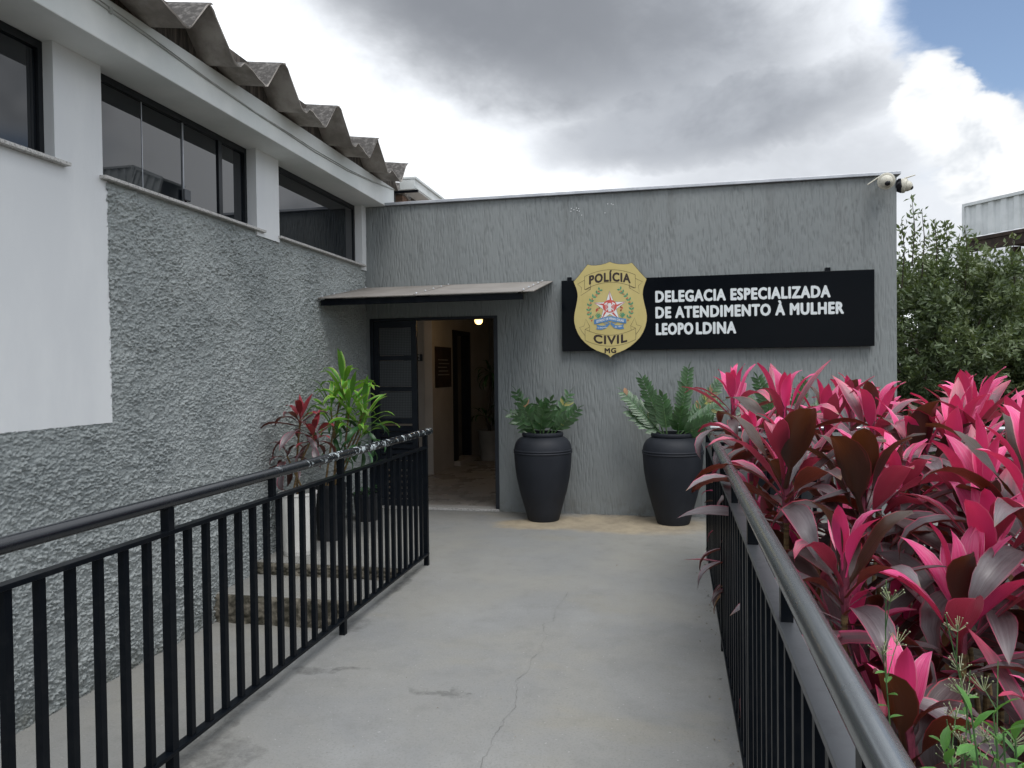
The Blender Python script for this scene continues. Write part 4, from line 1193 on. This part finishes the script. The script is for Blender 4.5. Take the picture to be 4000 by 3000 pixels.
# ------------------------------------------------------------------ CORDYLINES in the bed
LV = {}
def variants(key, mat, L, Wd, droops, **kw):
    LV[key] = [leaf_mesh('leaf', MAT[mat], L * random.uniform(.9, 1.1), Wd * random.uniform(.8, 1.15), d_, random.uniform(.15, .55), 9, 0.20, random.uniform(.80, 1.0), wave=random.uniform(0, .10), tipbend=random.uniform(-.2, .9), **kw) for d_ in droops]
variants('pink', 'lf_pink', 0.42, 0.090, [0.10, 0.25, 0.45, 0.2, 0.7])
variants('red', 'lf_red', 0.40, 0.085, [0.15, 0.4, 0.8])
variants('mix', 'lf_mix', 0.47, 0.100, [0.3, 0.6, 0.9, 0.45, 1.2])
variants('mauve', 'lf_mauve', 0.48, 0.100, [0.4, 1.0, 1.5, 0.8, 2.0])
variants('dark', 'lf_dark', 0.48, 0.10, [0.5, 1.0, 1.6, 2.0])
variants('brown', 'lf_brown', 0.46, 0.135, [0.15, 0.3, 0.5])
variants('dry', 'lf_dry', 0.40, 0.06, [1.6, 2.3, 2.8])
variants('green', 'lf_green', 0.40, 0.052, [0.3, 0.7, 1.1, 0.5])
variants('deep', 'lf_deep', 0.36, 0.046, [0.8, 1.3, 1.7])
GRP = 'pink cordylines in the bed behind the right railing'
def cordyline(apex, label, size=1.0, nl=17, pink=0.4, seed=0, foot=None, fan=(88, 12), tilt=0.0, brown=0.08, group=GRP, zsoil=-0.17, mid='mix', old='mauve', phi0=None):
    rd = random.Random(seed * 31 + 5)
    ax = Vector(apex)
    ft = Vector(foot) if foot else Vector((ax.x + rd.uniform(-.10, .14), ax.y + rd.uniform(-.1, .15), zsoil))
    rt = root('cordyline', ft, label, 'plant', group)
    sp = [ft + (ax - ft) * t + Vector((math.sin(t * 3.1) * 0.02, math.cos(t * 2.2) * 0.015, 0)) * (1 if 0 < t < 1 else 0) for t in (0, .25, .5, .75, 1)]
    MB().tube(sp[:4], [0.013, 0.012, 0.012, 0.012], 8).build('stem', MAT['stem_tan'], rt, smooth=True)
    MB().tube([sp[3], sp[3].lerp(sp[4], .5), sp[4]], [0.013, 0.019, 0.010], 8).build('shoot', MAT['stem_maroon'], rt, smooth=True)
    ph = phi0 if phi0 is not None else rd.uniform(0, 6.28)
    for i in range(nl):
        t = i / (nl - 1)
        ph += 2.39996 + rd.uniform(-.25, .25)
        th = R(fan[0] + (fan[1] - fan[0]) * t ** 1.15 + rd.uniform(-9, 9))
        base = ax - Vector((0, 0, 1)) * (0.06 + 0.30 * t * size) + Vector((math.cos(ph), math.sin(ph), 0)) * 0.010
        r_ = rd.random()
        if t < pink:
            key = 'pink' if r_ > brown * 0.7 else 'brown'
        elif t < pink + 0.28:
            key = mid if r_ > 0.25 + brown else ('brown' if r_ < brown else 'pink')
        else:
            key = old if r_ > 0.42 else ('dark' if r_ > 0.06 else 'dry')
        me = rd.choice(LV[key])
        s_ = size * (0.72 + 0.42 * min(1, t * 2.2)) * rd.uniform(.88, 1.1)
        if key == 'dry':
            th = R(-30)
        place('leaf', me, rt, M=leaf_matrix(base, ph, th, rd.uniform(-.45, .45), s_))
    return rt
SPECS = [
    # apex, label, size, leaves, pink share, kwargs
    ((0.47, 5.35, 1.34), 'small upright pink cordyline at the far end of the right handrail, tips below the sign', .78, 14, .5, {}),
    ((0.54, 4.80, 1.10), 'low pink cordyline leaning over the far part of the right handrail', .80, 15, .35, {}),
    ((0.525, 3.45, 1.12), 'large cordyline beside the handrail with a broad olive brown leaf turned to the viewer', 1.0, 17, .30, dict(brown=.28)),
    ((0.66, 4.35, 1.31), 'pink cordyline rising behind the large one with the brown leaf', .88, 15, .45, {}),
    ((0.84, 3.40, 1.00), 'cordyline with long pink and grey leaves in the middle of the bed', 1.05, 18, .38, dict(brown=.15)),
    ((0.92, 4.55, 1.22), 'pink cordyline in front of the third vase, with mauve outer leaves', .85, 15, .45, {}),
    ((1.17, 5.05, 1.30), 'small pink cordyline below the right part of the sign', .75, 13, .5, {}),
    ((1.12, 4.35, 1.24), 'pink cordyline with one tall broad bright leaf near the annex corner', .92, 15, .5, {}),
    ((1.24, 4.0, 1.09), 'cordyline with tall brown upright leaves below the annex corner', 1.0, 16, .3, dict(brown=.38)),
    ((1.66, 4.55, 1.27), 'tall hot pink cordyline standing out against the dark tree', .90, 13, .6, {}),
    ((1.30, 3.40, 1.00), 'spreading pink cordyline at the right side of the bed, leaves fanned wide', 1.05, 17, .45, {}),
    ((1.02, 2.85, 0.70), 'brightest pink cordyline low at the right, leaves opening like a cup', 1.0, 18, .72, dict(fan=(88, 5))),
    ((1.32, 3.05, 1.12), 'tall brown leaved cordyline cut by the right edge of the picture', 1.0, 15, .3, dict(brown=.5)),
    ((0.74, 2.50, 0.40), 'low dark maroon cordyline with red margins near the bottom of the bed', .92, 14, .22, dict(mid='dark', old='dark')),
    ((1.45, 2.95, 0.72), 'pink cordyline low beside the right edge of the picture', 1.0, 16, .5, {}),
    ((1.62, 3.75, 1.10), 'pink cordyline behind the brown leaved one at the right edge', 1.0, 15, .4, {}),
    ((1.42, 5.30, 1.18), 'small pink cordyline close to the landing railing', .8, 13, .45, {}),
    ((0.62, 3.95, 0.98), 'mauve and pink cordyline just behind the large one by the handrail', .9, 15, .35, {}),
    ((1.06, 3.70, 0.98), 'pink and grey cordyline in the centre of the bed', .95, 15, .4, {}),
    ((1.40, 3.95, 1.18), 'pink cordyline between the brown leaved ones at the right', .9, 15, .4, {}),
    ((1.20, 3.05, 0.88), 'mauve cordyline just behind the brightest pink one', .95, 15, .35, {}),
    ((1.85, 4.9, 1.22), 'pink cordyline farthest right in front of the yellow green tree', .9, 14, .4, {}),
    ((0.66, 2.95, 0.80), 'mauve cordyline close beside the right handrail, below the large one', .85, 14, .2, {}),
    ((0.80, 5.20, 1.12), 'mauve cordyline before the landing railing, between the pink ones', .8, 14, .3, {}),
]
for i, (ap, lab, sz, nl, pk, kw) in enumerate(SPECS):
    cordyline(ap, lab, sz * .96, nl + 6, pk * .70, seed=i + 1, **kw)
k_ = 100
for ap, sz, lab in (
        ((0.64, 3.9, .62), .85, 'low mauve cordyline against the right railing, under the large one with the brown leaf'),
        ((0.98, 3.95, .66), .95, 'low mauve cordyline under the pink and grey one in the centre of the bed'),
        ((0.70, 3.05, .52), .9, 'low cordyline by the right railing, lower than the mauve one beside the handrail'),
        ((1.30, 3.75, .60), .95, 'low cordyline under the brown upright leaves below the annex corner'),
        ((1.15, 2.45, .38), .9, 'low cordyline at the lower right, below the brightest pink one'),
        ((0.95, 3.25, .45), .9, 'low cordyline just left of the brightest pink one'),
        ((1.60, 3.3, .62), 1.0, 'low cordyline at the right edge, under the tall brown leaved one'),
        ((0.60, 4.6, .58), .85, 'low cordyline behind the far half of the right railing'),
        ((1.05, 4.7, .72), .9, 'low mauve cordyline under the pink ones before the third vase'),
        ((1.55, 4.2, .70), .9, 'low cordyline under the hot pink one that stands against the dark tree'),
        ((0.80, 2.95, .30), .85, 'lowest cordyline in the shade above the low dark maroon one'),
        ((1.9, 4.4, .9), .95, 'mid height cordyline at the far right of the bed'),
        ((1.35, 2.65, .45), .9, 'low cordyline beside the right picture edge, level with the flowering weeds'),
        ((0.60, 5.4, .66), .75, 'low cordyline in the corner where the two railings meet'),
        ((1.95, 5.2, .95), .9, 'mid height cordyline before the right end of the landing railing')):
    k_ += 1
    cordyline(ap, lab, sz, 16, .14, seed=k_, mid='mix', old='mauve', group='low mauve cordylines under the pink ones')
# cordyline shoots that push through the right railing
for ap, lab, ph in (((0.40, 4.05, 0.46), 'mauve cordyline shoot poking through the right railing over the ramp', 2.9), ((0.40, 4.9, 0.66), 'thin brownish cordyline shoot poking through the right railing near its far end', 3.2)):
    k_ += 1
    rt = root('cordyline_shoot', (ap[0] + .12, ap[1], -0.17), lab, 'plant')
    MB().tube([(ap[0] + .12, ap[1], -0.17), (ap[0] + .08, ap[1], .2), (ap[0], ap[1], ap[2])], [.011, .010, .008], 7).build('stem', MAT['stem_tan'], rt, smooth=True)
    rd = random.Random(k_)
    keys = ['mauve', 'mauve', 'mix', 'dark', 'dry', 'mauve'] if ap[2] < .5 else ['dry', 'pink', 'dry', 'brown', 'mauve', 'mix']
    for i, kk in enumerate(keys):
        p = Vector((ap[0] + 0.01 * i, ap[1] + rd.uniform(-.03, .03), ap[2] + 0.06 - 0.05 * i))
        place('leaf', rd.choice(LV[kk][:3]), rt, M=leaf_matrix(p, math.pi + rd.uniform(-.7, .5), R(rd.uniform(0, 40)), rd.uniform(-.4, .4), rd.uniform(.60, .80) if ap[2] < .5 else rd.uniform(.42, .6)))

# ------------------------------------------------------------------ potted plants on the landing, left
def pot(x, y, prof, mat, name, label, soil_r, soil_z):
    rt = root(name, (x, y, 0), label, 'pot')
    MB().lathe(prof, 32, (x, y, 0.001)).build('body', mat, rt, smooth=True)
    MB().lathe([(0.001, soil_z), (soil_r, soil_z)], 20, (x, y, 0.001)).build('soil', MAT['vase_soil'], rt)
    return rt
pot(-2.985, 5.56, [(.01, 0), (.115, 0), (.118, .006), (.120, .03), (.123, .032), (.152, .49), (.158, .495), (.158, .515), (.148, .515), (.146, .46)], MAT['white_pot'], 'plant_pot', 'tall white pot at the top of the steps beside the roughcast wall', .147, .47)
pot(-2.955, 6.10, [(.01, 0), (.115, 0), (.117, .005), (.122, .05), (.140, .46), (.148, .47), (.148, .50), (.138, .50), (.136, .44)], MAT['black_pot'], 'plant_pot', 'tall black pot holding the bright green plant on the landing', .137, .45)
pot(-2.96, 6.93, [(.01, 0), (.105, 0), (.110, .01), (.135, .25), (.142, .255), (.142, .28), (.132, .28), (.130, .24)], MAT['black_pot'], 'plant_pot', 'small black pot on the landing beside the door, nearly hidden by the railing', .131, .25)
def cane_plant(name, base, heads, label, keys, nl, size, stemmat, seed):
    rd = random.Random(seed)
    rt = root(name, base, label, 'plant')
    for (hx, hy, hz, sc_, kk, n_, fan) in heads:
        b0 = Vector(base) + Vector((rd.uniform(-.06, .06), rd.uniform(-.06, .06), 0))
        hp = Vector((hx, hy, hz))
        mid = b0.lerp(hp, .5) + Vector((rd.uniform(-.03, .03), rd.uniform(-.03, .03), 0))
        MB().tube([b0, b0.lerp(mid, .5), mid, mid.lerp(hp, .5), hp], [.010, .009, .009, .008, .008], 7).build('stem', stemmat, rt, smooth=True)
        ph = rd.uniform(0, 6)
        for i in range(n_):
            t = i / (n_ - 1)
            ph += 2.4 + rd.uniform(-.3, .3)
            key = kk[0] if t < .35 else (kk[1] if t < .68 else kk[2])
            th = R(fan[0] + (fan[1] - fan[0]) * t + rd.uniform(-10, 10))
            p = hp - Vector((0, 0, .16 * t * sc_))
            place('leaf', rd.choice(LV[key]), rt, M=leaf_matrix(p, ph, th, rd.uniform(-.4, .4), sc_ * rd.uniform(.8, 1.12)))
    return rt
cane_plant('dracaena', (-2.955, 6.10, .45),
           [(-2.81, 6.08, 1.36, .95, ('green', 'green', 'green'), 20, (86, 0)), (-2.71, 6.0, 1.20, .95, ('green', 'green', 'green'), 20, (80, -5)), (-2.60, 6.05, 1.14, .92, ('green', 'green', 'deep'), 18, (76, -10)),
            (-2.88, 5.98, 1.18, .90, ('green', 'green', 'deep'), 18, (80, -10)), (-2.70, 6.2, 1.0, .9, ('green', 'green', 'deep'), 16, (70, -20)), (-2.90, 6.1, .98, .85, ('green', 'deep', 'deep'), 15, (65, -25)), (-2.60, 5.98, .96, .8, ('green', 'deep', 'deep'), 15, (65, -30))],
           'bright green striped leafy plant in the tall black pot by the door', None, 0, 0, MAT['stem_tan'], 4)
cane_plant('red_cordyline', (-2.985, 5.56, .47),
           [(-2.93, 5.52, 1.12, .62, ('red', 'dark', 'mauve'), 18, (84, -20)), (-2.80, 5.50, 1.00, .56, ('red', 'red', 'mauve'), 16, (78, -20)), (-3.02, 5.46, .82, .52, ('dark', 'dark', 'mauve'), 12, (70, -25))],
           'thin red and maroon cordyline in the tall white pot', None, 0, 0, MAT['stem_tan'], 8)
sp = root('spiky_plant', (-2.96, 6.93, .25), 'small dark spiky plant in the little black pot', 'plant')
for i in range(16):
    place('leaf', random.choice(LV['deep']), sp, M=leaf_matrix((-2.96, 6.93, .25), i * 2.4, R(75 - 4 * i), 0, .55))

# ------------------------------------------------------------------ weeds at the foot of the bed
WL = leaf_mesh('leaf', MAT['weed'], 0.055, 0.026, 0.4, 0.2, 4, 0.06, 0.8, across=2)
WB = leaf_mesh('leaf', MAT['weed'], 0.052, 0.020, 0.5, 0.25, 4, 0.06, 0.8, across=2)
def weed(p0, p1, label, seed, nleaf=14, flowers=14, lm=WL, branch=3, lsc=1.0):
    rd = random.Random(seed)
    p0, p1 = Vector(p0), Vector(p1)
    rt = root('flowering_weed', p0, label, 'weed', 'slender weeds with tiny cream flowers')
    N = 8
    bow = Vector((rd.uniform(-.08, .08), rd.uniform(-.08, .08), 0))
    pts_ = [p0.lerp(p1, i / N) + bow * math.sin(math.pi * i / N) for i in range(N + 1)]
    MB().tube(pts_, [.0035 * (1 - .6 * i / N) for i in range(N + 1)], 5).build('stem', MAT['stem_green'], rt, smooth=True)
    for k in range(nleaf):
        t = 0.08 + 0.72 * k / nleaf
        j = int(t * N)
        place('leaf', lm, rt, M=leaf_matrix(pts_[j].lerp(pts_[j + 1], t * N - j), k * 2.4 + rd.uniform(-.4, .4), R(rd.uniform(0, 45)), rd.uniform(-.3, .3), lsc * rd.uniform(.6, 1.1) * (1.2 - .6 * t)))
    for bq in range(branch):
        d_ = Vector((rd.uniform(-.6, .6), rd.uniform(-.6, .6), 1)).normalized()
        s0 = pts_[N - 2 + (bq % 2)]
        e = s0 + d_ * rd.uniform(.06, .13)
        sp_ = MB().tube([s0, s0.lerp(e, .6) + Vector((0, 0, .006)), e], [.0018, .0015, .0012], 4).build('flower_stalk', MAT['stem_green'], rt)
        fb = MB()
        for q in range(flowers):
            c = e + Vector((rd.uniform(-.03, .03), rd.uniform(-.03, .03), rd.uniform(-.008, .022)))
            fb.ball(c, rd.uniform(.0013, .0024), 6, 4)
            fb.tube([e - d_ * .02, c], .0007, 3, False)
        fh = fb.build('flower_head', MAT['flower'], sp_)
        fh['kind'] = 'stuff'
    return rt
weed((0.74, 1.95, -.16), (0.575, 2.10, .93), 'slender flowering weed leaning towards the right handrail', 1, 26)
weed((0.76, 2.05, -.16), (0.69, 2.02, .87), 'upright weed with the tallest cream flowers beside the low dark cordyline', 2, 30)
weed((0.80, 1.95, -.16), (0.74, 2.0, .74), 'weed with cream flowers in front of the brightest pink cordyline', 3, 28)
weed((0.84, 2.0, -.16), (0.81, 2.02, .76), 'weed with cream flowers at the right edge above the bright shrub', 4, 26)
weed((0.70, 1.80, -.16), (0.62, 1.85, .52), 'short leafy weed at the bottom between handrail and bright shrub', 5, 30)
weed((0.66, 1.95, -.16), (0.68, 1.98, .62), 'short leafy weed left of the bright shrub at the bottom', 6, 34)
weed((0.60, 1.80, -.16), (0.575, 1.80, .46), 'leafy weed close to the right handrail at the bottom of the picture', 7, 34, 6, WB, 2, 1.1)
weed((0.78, 1.85, -.16), (0.74, 1.86, .60), 'leafy weed directly behind the bright shrub', 8, 40, 6, WB, 2, 1.2)
sb = root('green_shrub', (0.72, 1.72, -.16), 'bright green leafy shrub in the bottom right corner', 'shrub')
rd = random.Random(77)
for s_ in range(17):
    a = s_ * 2.4
    e = Vector((0.74 + .19 * math.cos(a) * (s_ / 17) ** .5, 1.76 + .14 * math.sin(a) * (s_ / 17) ** .5, .64 + rd.uniform(-.16, .10)))
    b0 = Vector((0.72 + rd.uniform(-.03, .03), 1.72 + rd.uniform(-.03, .03), -.16))
    stm = MB().tube([b0, b0.lerp(e, .5) + Vector((.02, 0, 0)), e], [.004, .003, .002], 5).build('stem', MAT['stem_green'], sb)
    for k in range(16):
        t = .45 + .55 * k / 15
        place('leaf', WB, stm, M=leaf_matrix(b0.lerp(e, t), k * 2.4 + s_, R(rd.uniform(5, 40) + 40 * (t > .93)), rd.uniform(-.3, .3), rd.uniform(.9, 1.5)))

# ------------------------------------------------------------------ fallen leaves on bed and ramp
for i, (x, y, z, key, lab) in enumerate(((0.20, 3.95, .36, 'dry', 'curled dry brown leaf caught low in the right railing'), (-0.35, 5.6, .006, 'dry', 'tiny dry leaf lying on the ramp near the landing'))):
    me = LV[key][i].copy()
    ob = bpy.data.objects.new('fallen_leaf', me); COL.objects.link(ob)
    ob.matrix_world = leaf_matrix((0.33 if i == 0 else x, y, z), 2.8, R(5), .6, .22 if i == 0 else .10)
    tag(ob, lab, 'leaf')

lt = MB()
rd = random.Random(5)
for k in range(150):
    if k < 70:
        y = rd.uniform(1.6, 5.8); x = 0.20 + .0145 * y + rd.uniform(-.13, .06) * rd.random()
    elif k < 110:
        x, y = rd.uniform(-1.7, .3), YW - rd.random() ** 2 * .35 - .02
    else:
        x, y = rd.uniform(-1.8, .2), rd.uniform(2.4, 7.2)
    r_ = rd.uniform(.003, .011) if k < 110 else rd.uniform(.002, .005)
    a = rd.uniform(0, 6.28)
    c_, s_ = math.cos(a) * r_, math.sin(a) * r_
    lt.add([(x - c_, y - s_, .0035), (x + s_ * .4, y - c_ * .4, .005 + r_ * .3), (x + c_, y + s_, .0035 + r_ * .2), (x - s_ * .4, y + c_ * .4, .0045)], [(0, 1, 2, 3)])
tag(lt.build('leaf_litter', MAT['lf_dry_bits'], None, (0, 4, 0)), 'tiny dry leaf bits and grit scattered over the ramp', 'litter', kind='stuff')

# ------------------------------------------------------------------ security cameras on the annex corner
def sec_cam(name, c, face, label, antennas, s=1.0):
    rt = root(name, c, label, 'camera')
    fz = Vector(face).normalized()
    M = fz.to_track_quat('Z', 'Y').to_matrix().to_4x4()
    body = [(0.001, -.055 * s), (.060 * s, -.055 * s), (.080 * s, -.035 * s), (.086 * s, 0), (.082 * s, .025 * s), (.066 * s, .034 * s)]
    MB().lathe(body, 28, c, M).build('housing', MAT['cam_white'], rt, smooth=True)
    hd = Vector(c) + fz * .036 * s
    MB().ball(hd, .062 * s, 24, 14).build('head', MAT['cam_white'], rt, smooth=True)
    ln = hd + (fz + Vector((.25, 0, -.45))).normalized() * .045 * s
    MB().ball(ln, .030 * s, 16, 10).build('lens', MAT['cam_dark'], rt, smooth=True)
    for a, b_ in antennas:
        MB().tube([a, b_], [.007, .005], 8).build('antenna', MAT['cam_white'], rt, smooth=True)
    return rt
sec_cam('security_camera', (2.045, 7.44, 3.225), (-.25, -1, -.25), 'cream dome security camera with long antenna on the front of the annex corner', [((2.0, 7.46, 3.28), (1.885, 7.45, 3.205))], .9)
c2 = sec_cam('security_camera', (2.235, 7.58, 3.205), (.95, -.35, -.25), 'second cream security camera fixed round the side of the annex corner', [((2.24, 7.56, 3.27), (2.33, 7.56, 3.295))], .8)
MB().box(XR, XR + .05, 7.56, 7.62, 3.19, 3.23).build('mount', MAT['cam_dark'], c2)
MB().lathe([(.001, -.05), (.05, -.05), (.07, -.02), (.07, .0)], 16, (2.222, 7.585, 3.21), Vector((.9, -.3, .1)).to_track_quat('Z', 'Y').to_matrix().to_4x4()).build('back_shell', MAT['cam_dark'], c2, smooth=True)

# ------------------------------------------------------------------ things inside the doorway
bl = root('wall_lamp', (-2.42, 9.6, 2.55), 'small warm lit lamp high inside the doorway', 'lamp')
MB().ball((-2.45, 9.6, 2.178), .055, 20, 12).build('bulb', MAT['bulb'], bl, smooth=True)
MB().tube([(-2.42, 9.6, 2.55), (-2.43, 9.6, 2.40), (-2.45, 9.6, 2.235)], .014, 8).build('arm', MAT['rail'], bl)
pl = bpy.data.lights.new('lamp_light', 'POINT'); pl.energy = 2.5; pl.color = (1.0, .62, .28); pl.shadow_soft_size = .06
po = bpy.data.objects.new('lamp_light', pl); COL.objects.link(po); po.location = (-2.40, 9.52, 2.09)
nb = MB().box(0.004, 0.014, 0.10, 0.80, 1.26, 1.86, Mr)
notice = nb.build('notice_board', MAT['rust'], None, (-3.2, 10.4, 1.3))
tag(notice, 'brown notice plaque on the wall inside the doorway', 'plaque')
for k in range(5):
    MB().box(0.0150, 0.0156, 0.2 + .03 * (k % 2), .70 - .05 * (k % 3), 1.44 + k * .055, 1.455 + k * .055, Mr).build('text_line', MAT['grey_wall'], notice)
MB().box(-3.95, -3.88, YW + 0.17, 13.0, -0.05, 2.6).build('hall_wall', MAT['interior'], an)
ds = MB().box(-3.70, -3.42, 10.085, 10.097, 1.65, 1.75).build('room_sign', MAT['slate_door'], None, (-3.5, 10.09, 1.6))
tag(ds, 'small dark room sign on the inner wall beside the door leaf', 'sign')
lettering('O DE', .10, .036, 0.01, lambda x, y: (-3.555 + x, 10.083, 1.706 + y), 'lettering', MAT['letter'], ds)
lettering('NCIA', .10, .036, 0.01, lambda x, y: (-3.555 + x, 10.083, 1.660 + y), 'lettering', MAT['letter'], ds)
pot(-2.83, 11.75, [(.01, .022), (.16, .022), (.20, .5), (.21, .52), (.19, .52), (.185, .46)], MAT['grey_wall'], 'plant_pot', 'grey pot in the dark hallway behind the doorway', .187, .47)
ip = root('indoor_plant', (-2.83, 11.75, .47), 'dark spiky indoor plant in the hallway, seen through the doorway', 'plant')
for (tx, ty, tz, n_) in ((-2.80, 11.7, 1.45, 22), (-2.88, 11.7, .72, 12)):
    MB().tube([(-2.83, 11.75, .47), (tx, ty, tz)], [.022, .018], 8).build('stem', MAT['bark'], ip)
    for i in range(n_):
        place('leaf', random.choice(LV['deep'] if n_ > 10 else LV['dark']), ip, M=leaf_matrix((tx, ty, tz), i * 2.4, R(80 - 6 * i), 0, 1.0))

# ------------------------------------------------------------------ trees beyond the annex corner
def tree(base, centre, radii, mat, label, seed, n_clump=130, per=95, leaf=0.075, shoots=()):
    rng = np.random.default_rng(seed)
    rt = root('garden_tree', base, label, 'tree', 'bushy trees behind the annex corner')
    b0, c0 = Vector(base), Vector(centre)
    tr = MB()
    fork = b0.lerp(c0, .45)
    tr.tube([b0, b0.lerp(fork, .5) + Vector((.04, .03, 0)), fork], [.085, .07, .06], 10)
    for k in range(9):
        a = k * 2.4; e = c0 + Vector((math.cos(a) * radii[0] * .7, math.sin(a) * radii[1] * .7, radii[2] * (.55 - .13 * (k % 5))))
        m_ = fork.lerp(e, .5) + Vector((0, 0, .12))
        tr.tube([fork, m_, e], [.04, .025, .01], 6)
    for s_ in shoots:
        s0 = Vector((s_[0], s_[1], s_[2] - .8))
        tr.tube([s0, Vector(s_[:3]) + Vector((.03, 0, -.35)), Vector(s_[:3])], [.008, .006, .003], 5)
    tr.build('trunk', MAT['bark'], rt, smooth=True)
    # leaf clumps through the crown
    u = rng.normal(size=(n_clump, 3)); u /= np.linalg.norm(u, axis=1)[:, None]
    rad = rng.uniform(.45, 1.02, n_clump) ** .7
    lump = 1 + .16 * np.sin(u[:, 0] * 5 + seed) + .12 * np.sin(u[:, 2] * 7 + u[:, 1] * 4)
    cc = np.array(c0) + u * np.array(radii) * (rad * lump)[:, None]
    # each clump: a few twigs radiating up and outward with leaves along them
    pos, dirs = [], []
    for q, uu in zip(cc, u):
        for tw in range(6):
            d_ = uu * .6 + np.array([0, 0, .28]) + rng.normal(size=3) * .6; d_ /= np.linalg.norm(d_)
            L = rng.uniform(.18, .42)
            n_ = per // 6
            t = rng.uniform(0, 1, n_)
            pos.append(q + d_ * (t * L)[:, None] + rng.normal(size=(n_, 3)) * .02)
            dd = d_ * .7 + rng.normal(size=(n_, 3)) * .7
            dirs.append(dd)
    for s_ in shoots:
        n_ = 60
        t = rng.uniform(0, 1, n_)
        pos.append(np.array([s_[0] + .03, s_[1], s_[2] - .75]) + np.array([-.03, 0, .75]) * t[:, None] + rng.normal(size=(n_, 3)) * np.array([.035, .035, .02]) * (1.5 - t)[:, None])
        dirs.append(np.array([0, 0, .8]) + rng.normal(size=(n_, 3)) * .6)
    pos = np.concatenate(pos); dirs = np.concatenate(dirs)
    dirs /= np.linalg.norm(dirs, axis=1)[:, None]
    n_ = len(pos)
    side = np.cross(dirs, rng.normal(size=(n_, 3))); side /= np.linalg.norm(side, axis=1)[:, None]
    nrm = np.cross(side, dirs)
    ln = leaf * rng.uniform(.7, 1.3, n_)[:, None]; wd = ln * .21
    v0 = pos; v1 = pos + dirs * ln * .45 + side * wd + nrm * wd * .35; v2 = pos + dirs * ln - nrm * ln * .12; v3 = pos + dirs * ln * .45 - side * wd + nrm * wd * .35
    V = np.stack([v0, v1, v2, v3], 1).reshape(-1, 3) - np.array(b0)
    me = bpy.data.meshes.new('crown')
    me.vertices.add(len(V)); me.vertices.foreach_set('co', V.astype(np.float32).ravel())
    I = np.arange(n_) * 4
    tri = np.stack([I, I + 1, I + 2, I, I + 2, I + 3], 1).ravel()
    me.loops.add(len(tri)); me.loops.foreach_set('vertex_index', tri.astype(np.int32))
    me.polygons.add(n_ * 2); me.polygons.foreach_set('loop_start', (np.arange(n_ * 2) * 3).astype(np.int32))
    me.update(calc_edges=True)
    me.materials.append(mat)
    cr = link('crown', me, rt); cr['kind'] = 'stuff'
    return rt
tree((3.35, 9.9, -.46), (3.35, 9.8, 1.70), (1.15, 1.2, 1.05), MAT['fol_a'], 'olive green bushy tree right behind the annex corner, with thin upright shoots', 1, 330, 120, .072,
     shoots=[(2.83, 9.3, 3.45), (2.95, 9.35, 3.32), (2.72, 9.3, 3.2), (3.22, 9.4, 3.15), (3.42, 9.4, 3.12), (3.1, 9.4, 3.2)])
tree((4.75, 9.4, -.46), (4.6, 9.4, 1.38), (1.1, 1.1, .92), MAT['fol_b'], 'yellow green bushy tree at the right edge of the picture', 2, 300, 120, .066, shoots=[(3.75, 9.0, 2.9), (4.0, 9.0, 2.95)])
tree((3.9, 12.2, -.46), (3.9, 12.2, 1.75), (1.9, 1.2, 1.0), MAT['fol_c'], 'darker tree standing behind the two bushy garden trees', 3, 260, 96, .085)

# ------------------------------------------------------------------ neighbours
bw = root('boundary_wall', (6.0, 15.0, -.46), 'grey boundary wall with a pale post behind the trees', 'wall')
MB().box(2.3, 14.0, 15.0, 15.2, -.46, 1.4).build('wall', MAT['grey_wall'], bw)
MB().box(5.95, 6.5, 14.7, 15.25, -.46, 1.75).build('post', MAT['pale_wall'], bw)
def metal_roof(x0, y0, ang, L, zb, H, depth, label, tilt=0.0):
    rt = root('metal_roof', (x0, y0, -.46), label, 'roof')
    M = Matrix.Translation(Vector((x0, y0, zb))) @ Matrix.Rotation(ang, 4, 'Z') @ Matrix.Rotation(tilt, 4, 'Y')
    # corrugated sheet fascia, length along local x, facing local -y
    b = MB(); vs = []; fs = []
    x = 0.0; pr = []
    pit = .30
    while x < L:
        pr += [(x, 0), (x + pit * .38, 0), (x + pit * .5, .045), (x + pit * .88, .045)]
        x += pit
    pr.append((L, 0))
    for (a, dpt) in pr:
        vs += [M @ Vector((a, dpt, 0)), M @ Vector((a, dpt, H - .05))]
    fs = [(2 * i, 2 * i + 2, 2 * i + 3, 2 * i + 1) for i in range(len(pr) - 1)]
    b.add(vs, fs).build('corrugated_fascia', MAT['steel_white'], rt)
    t_ = MB(); t_.box(-.03, L + .03, -.03, depth, H - .05, H + .02, M); t_.box(-.03, .03, -.035, .06, 0, H - .05, M)
    t_.build('edge_trim', MAT['steel_white'], rt)
    u_ = MB(); u_.box(.05, L - .05, .02, depth - .05, -.10, -.02, M); u_.box(.05, L - .05, .05, .18, -.34, -.10, M)
    u_.build('underside', MAT['rust'], rt)
    for k in range(3):
        p = M @ Vector((L * (.2 + .35 * k), .3, 0))
        MB().box(p.x - .08, p.x + .08, p.y - .08, p.y + .08, -.46, p.z - .36).build('column', MAT['rust'], rt)
    MB().box(.05, L - .05, depth - .05, depth, 0, H - .05, M).build('back_sheet', MAT['steel_white'], rt)
    return rt
A = -R(57)
metal_roof(7.12, 19.6, A, 5.2, 4.56, .80, 2.5, 'white corrugated metal roof edge above the trees at the right')
metal_roof(10.22, 22.0, 0.0, 1.08, 7.62, .58, 1.2, 'small tilted corrugated roof seen only as a reflection in the long window', R(-21))
metal_roof(11.35, 22.2, 0.0, 3.2, 7.0, 1.72, 1.6, 'tall corrugated metal box seen only as a reflection in the long window')
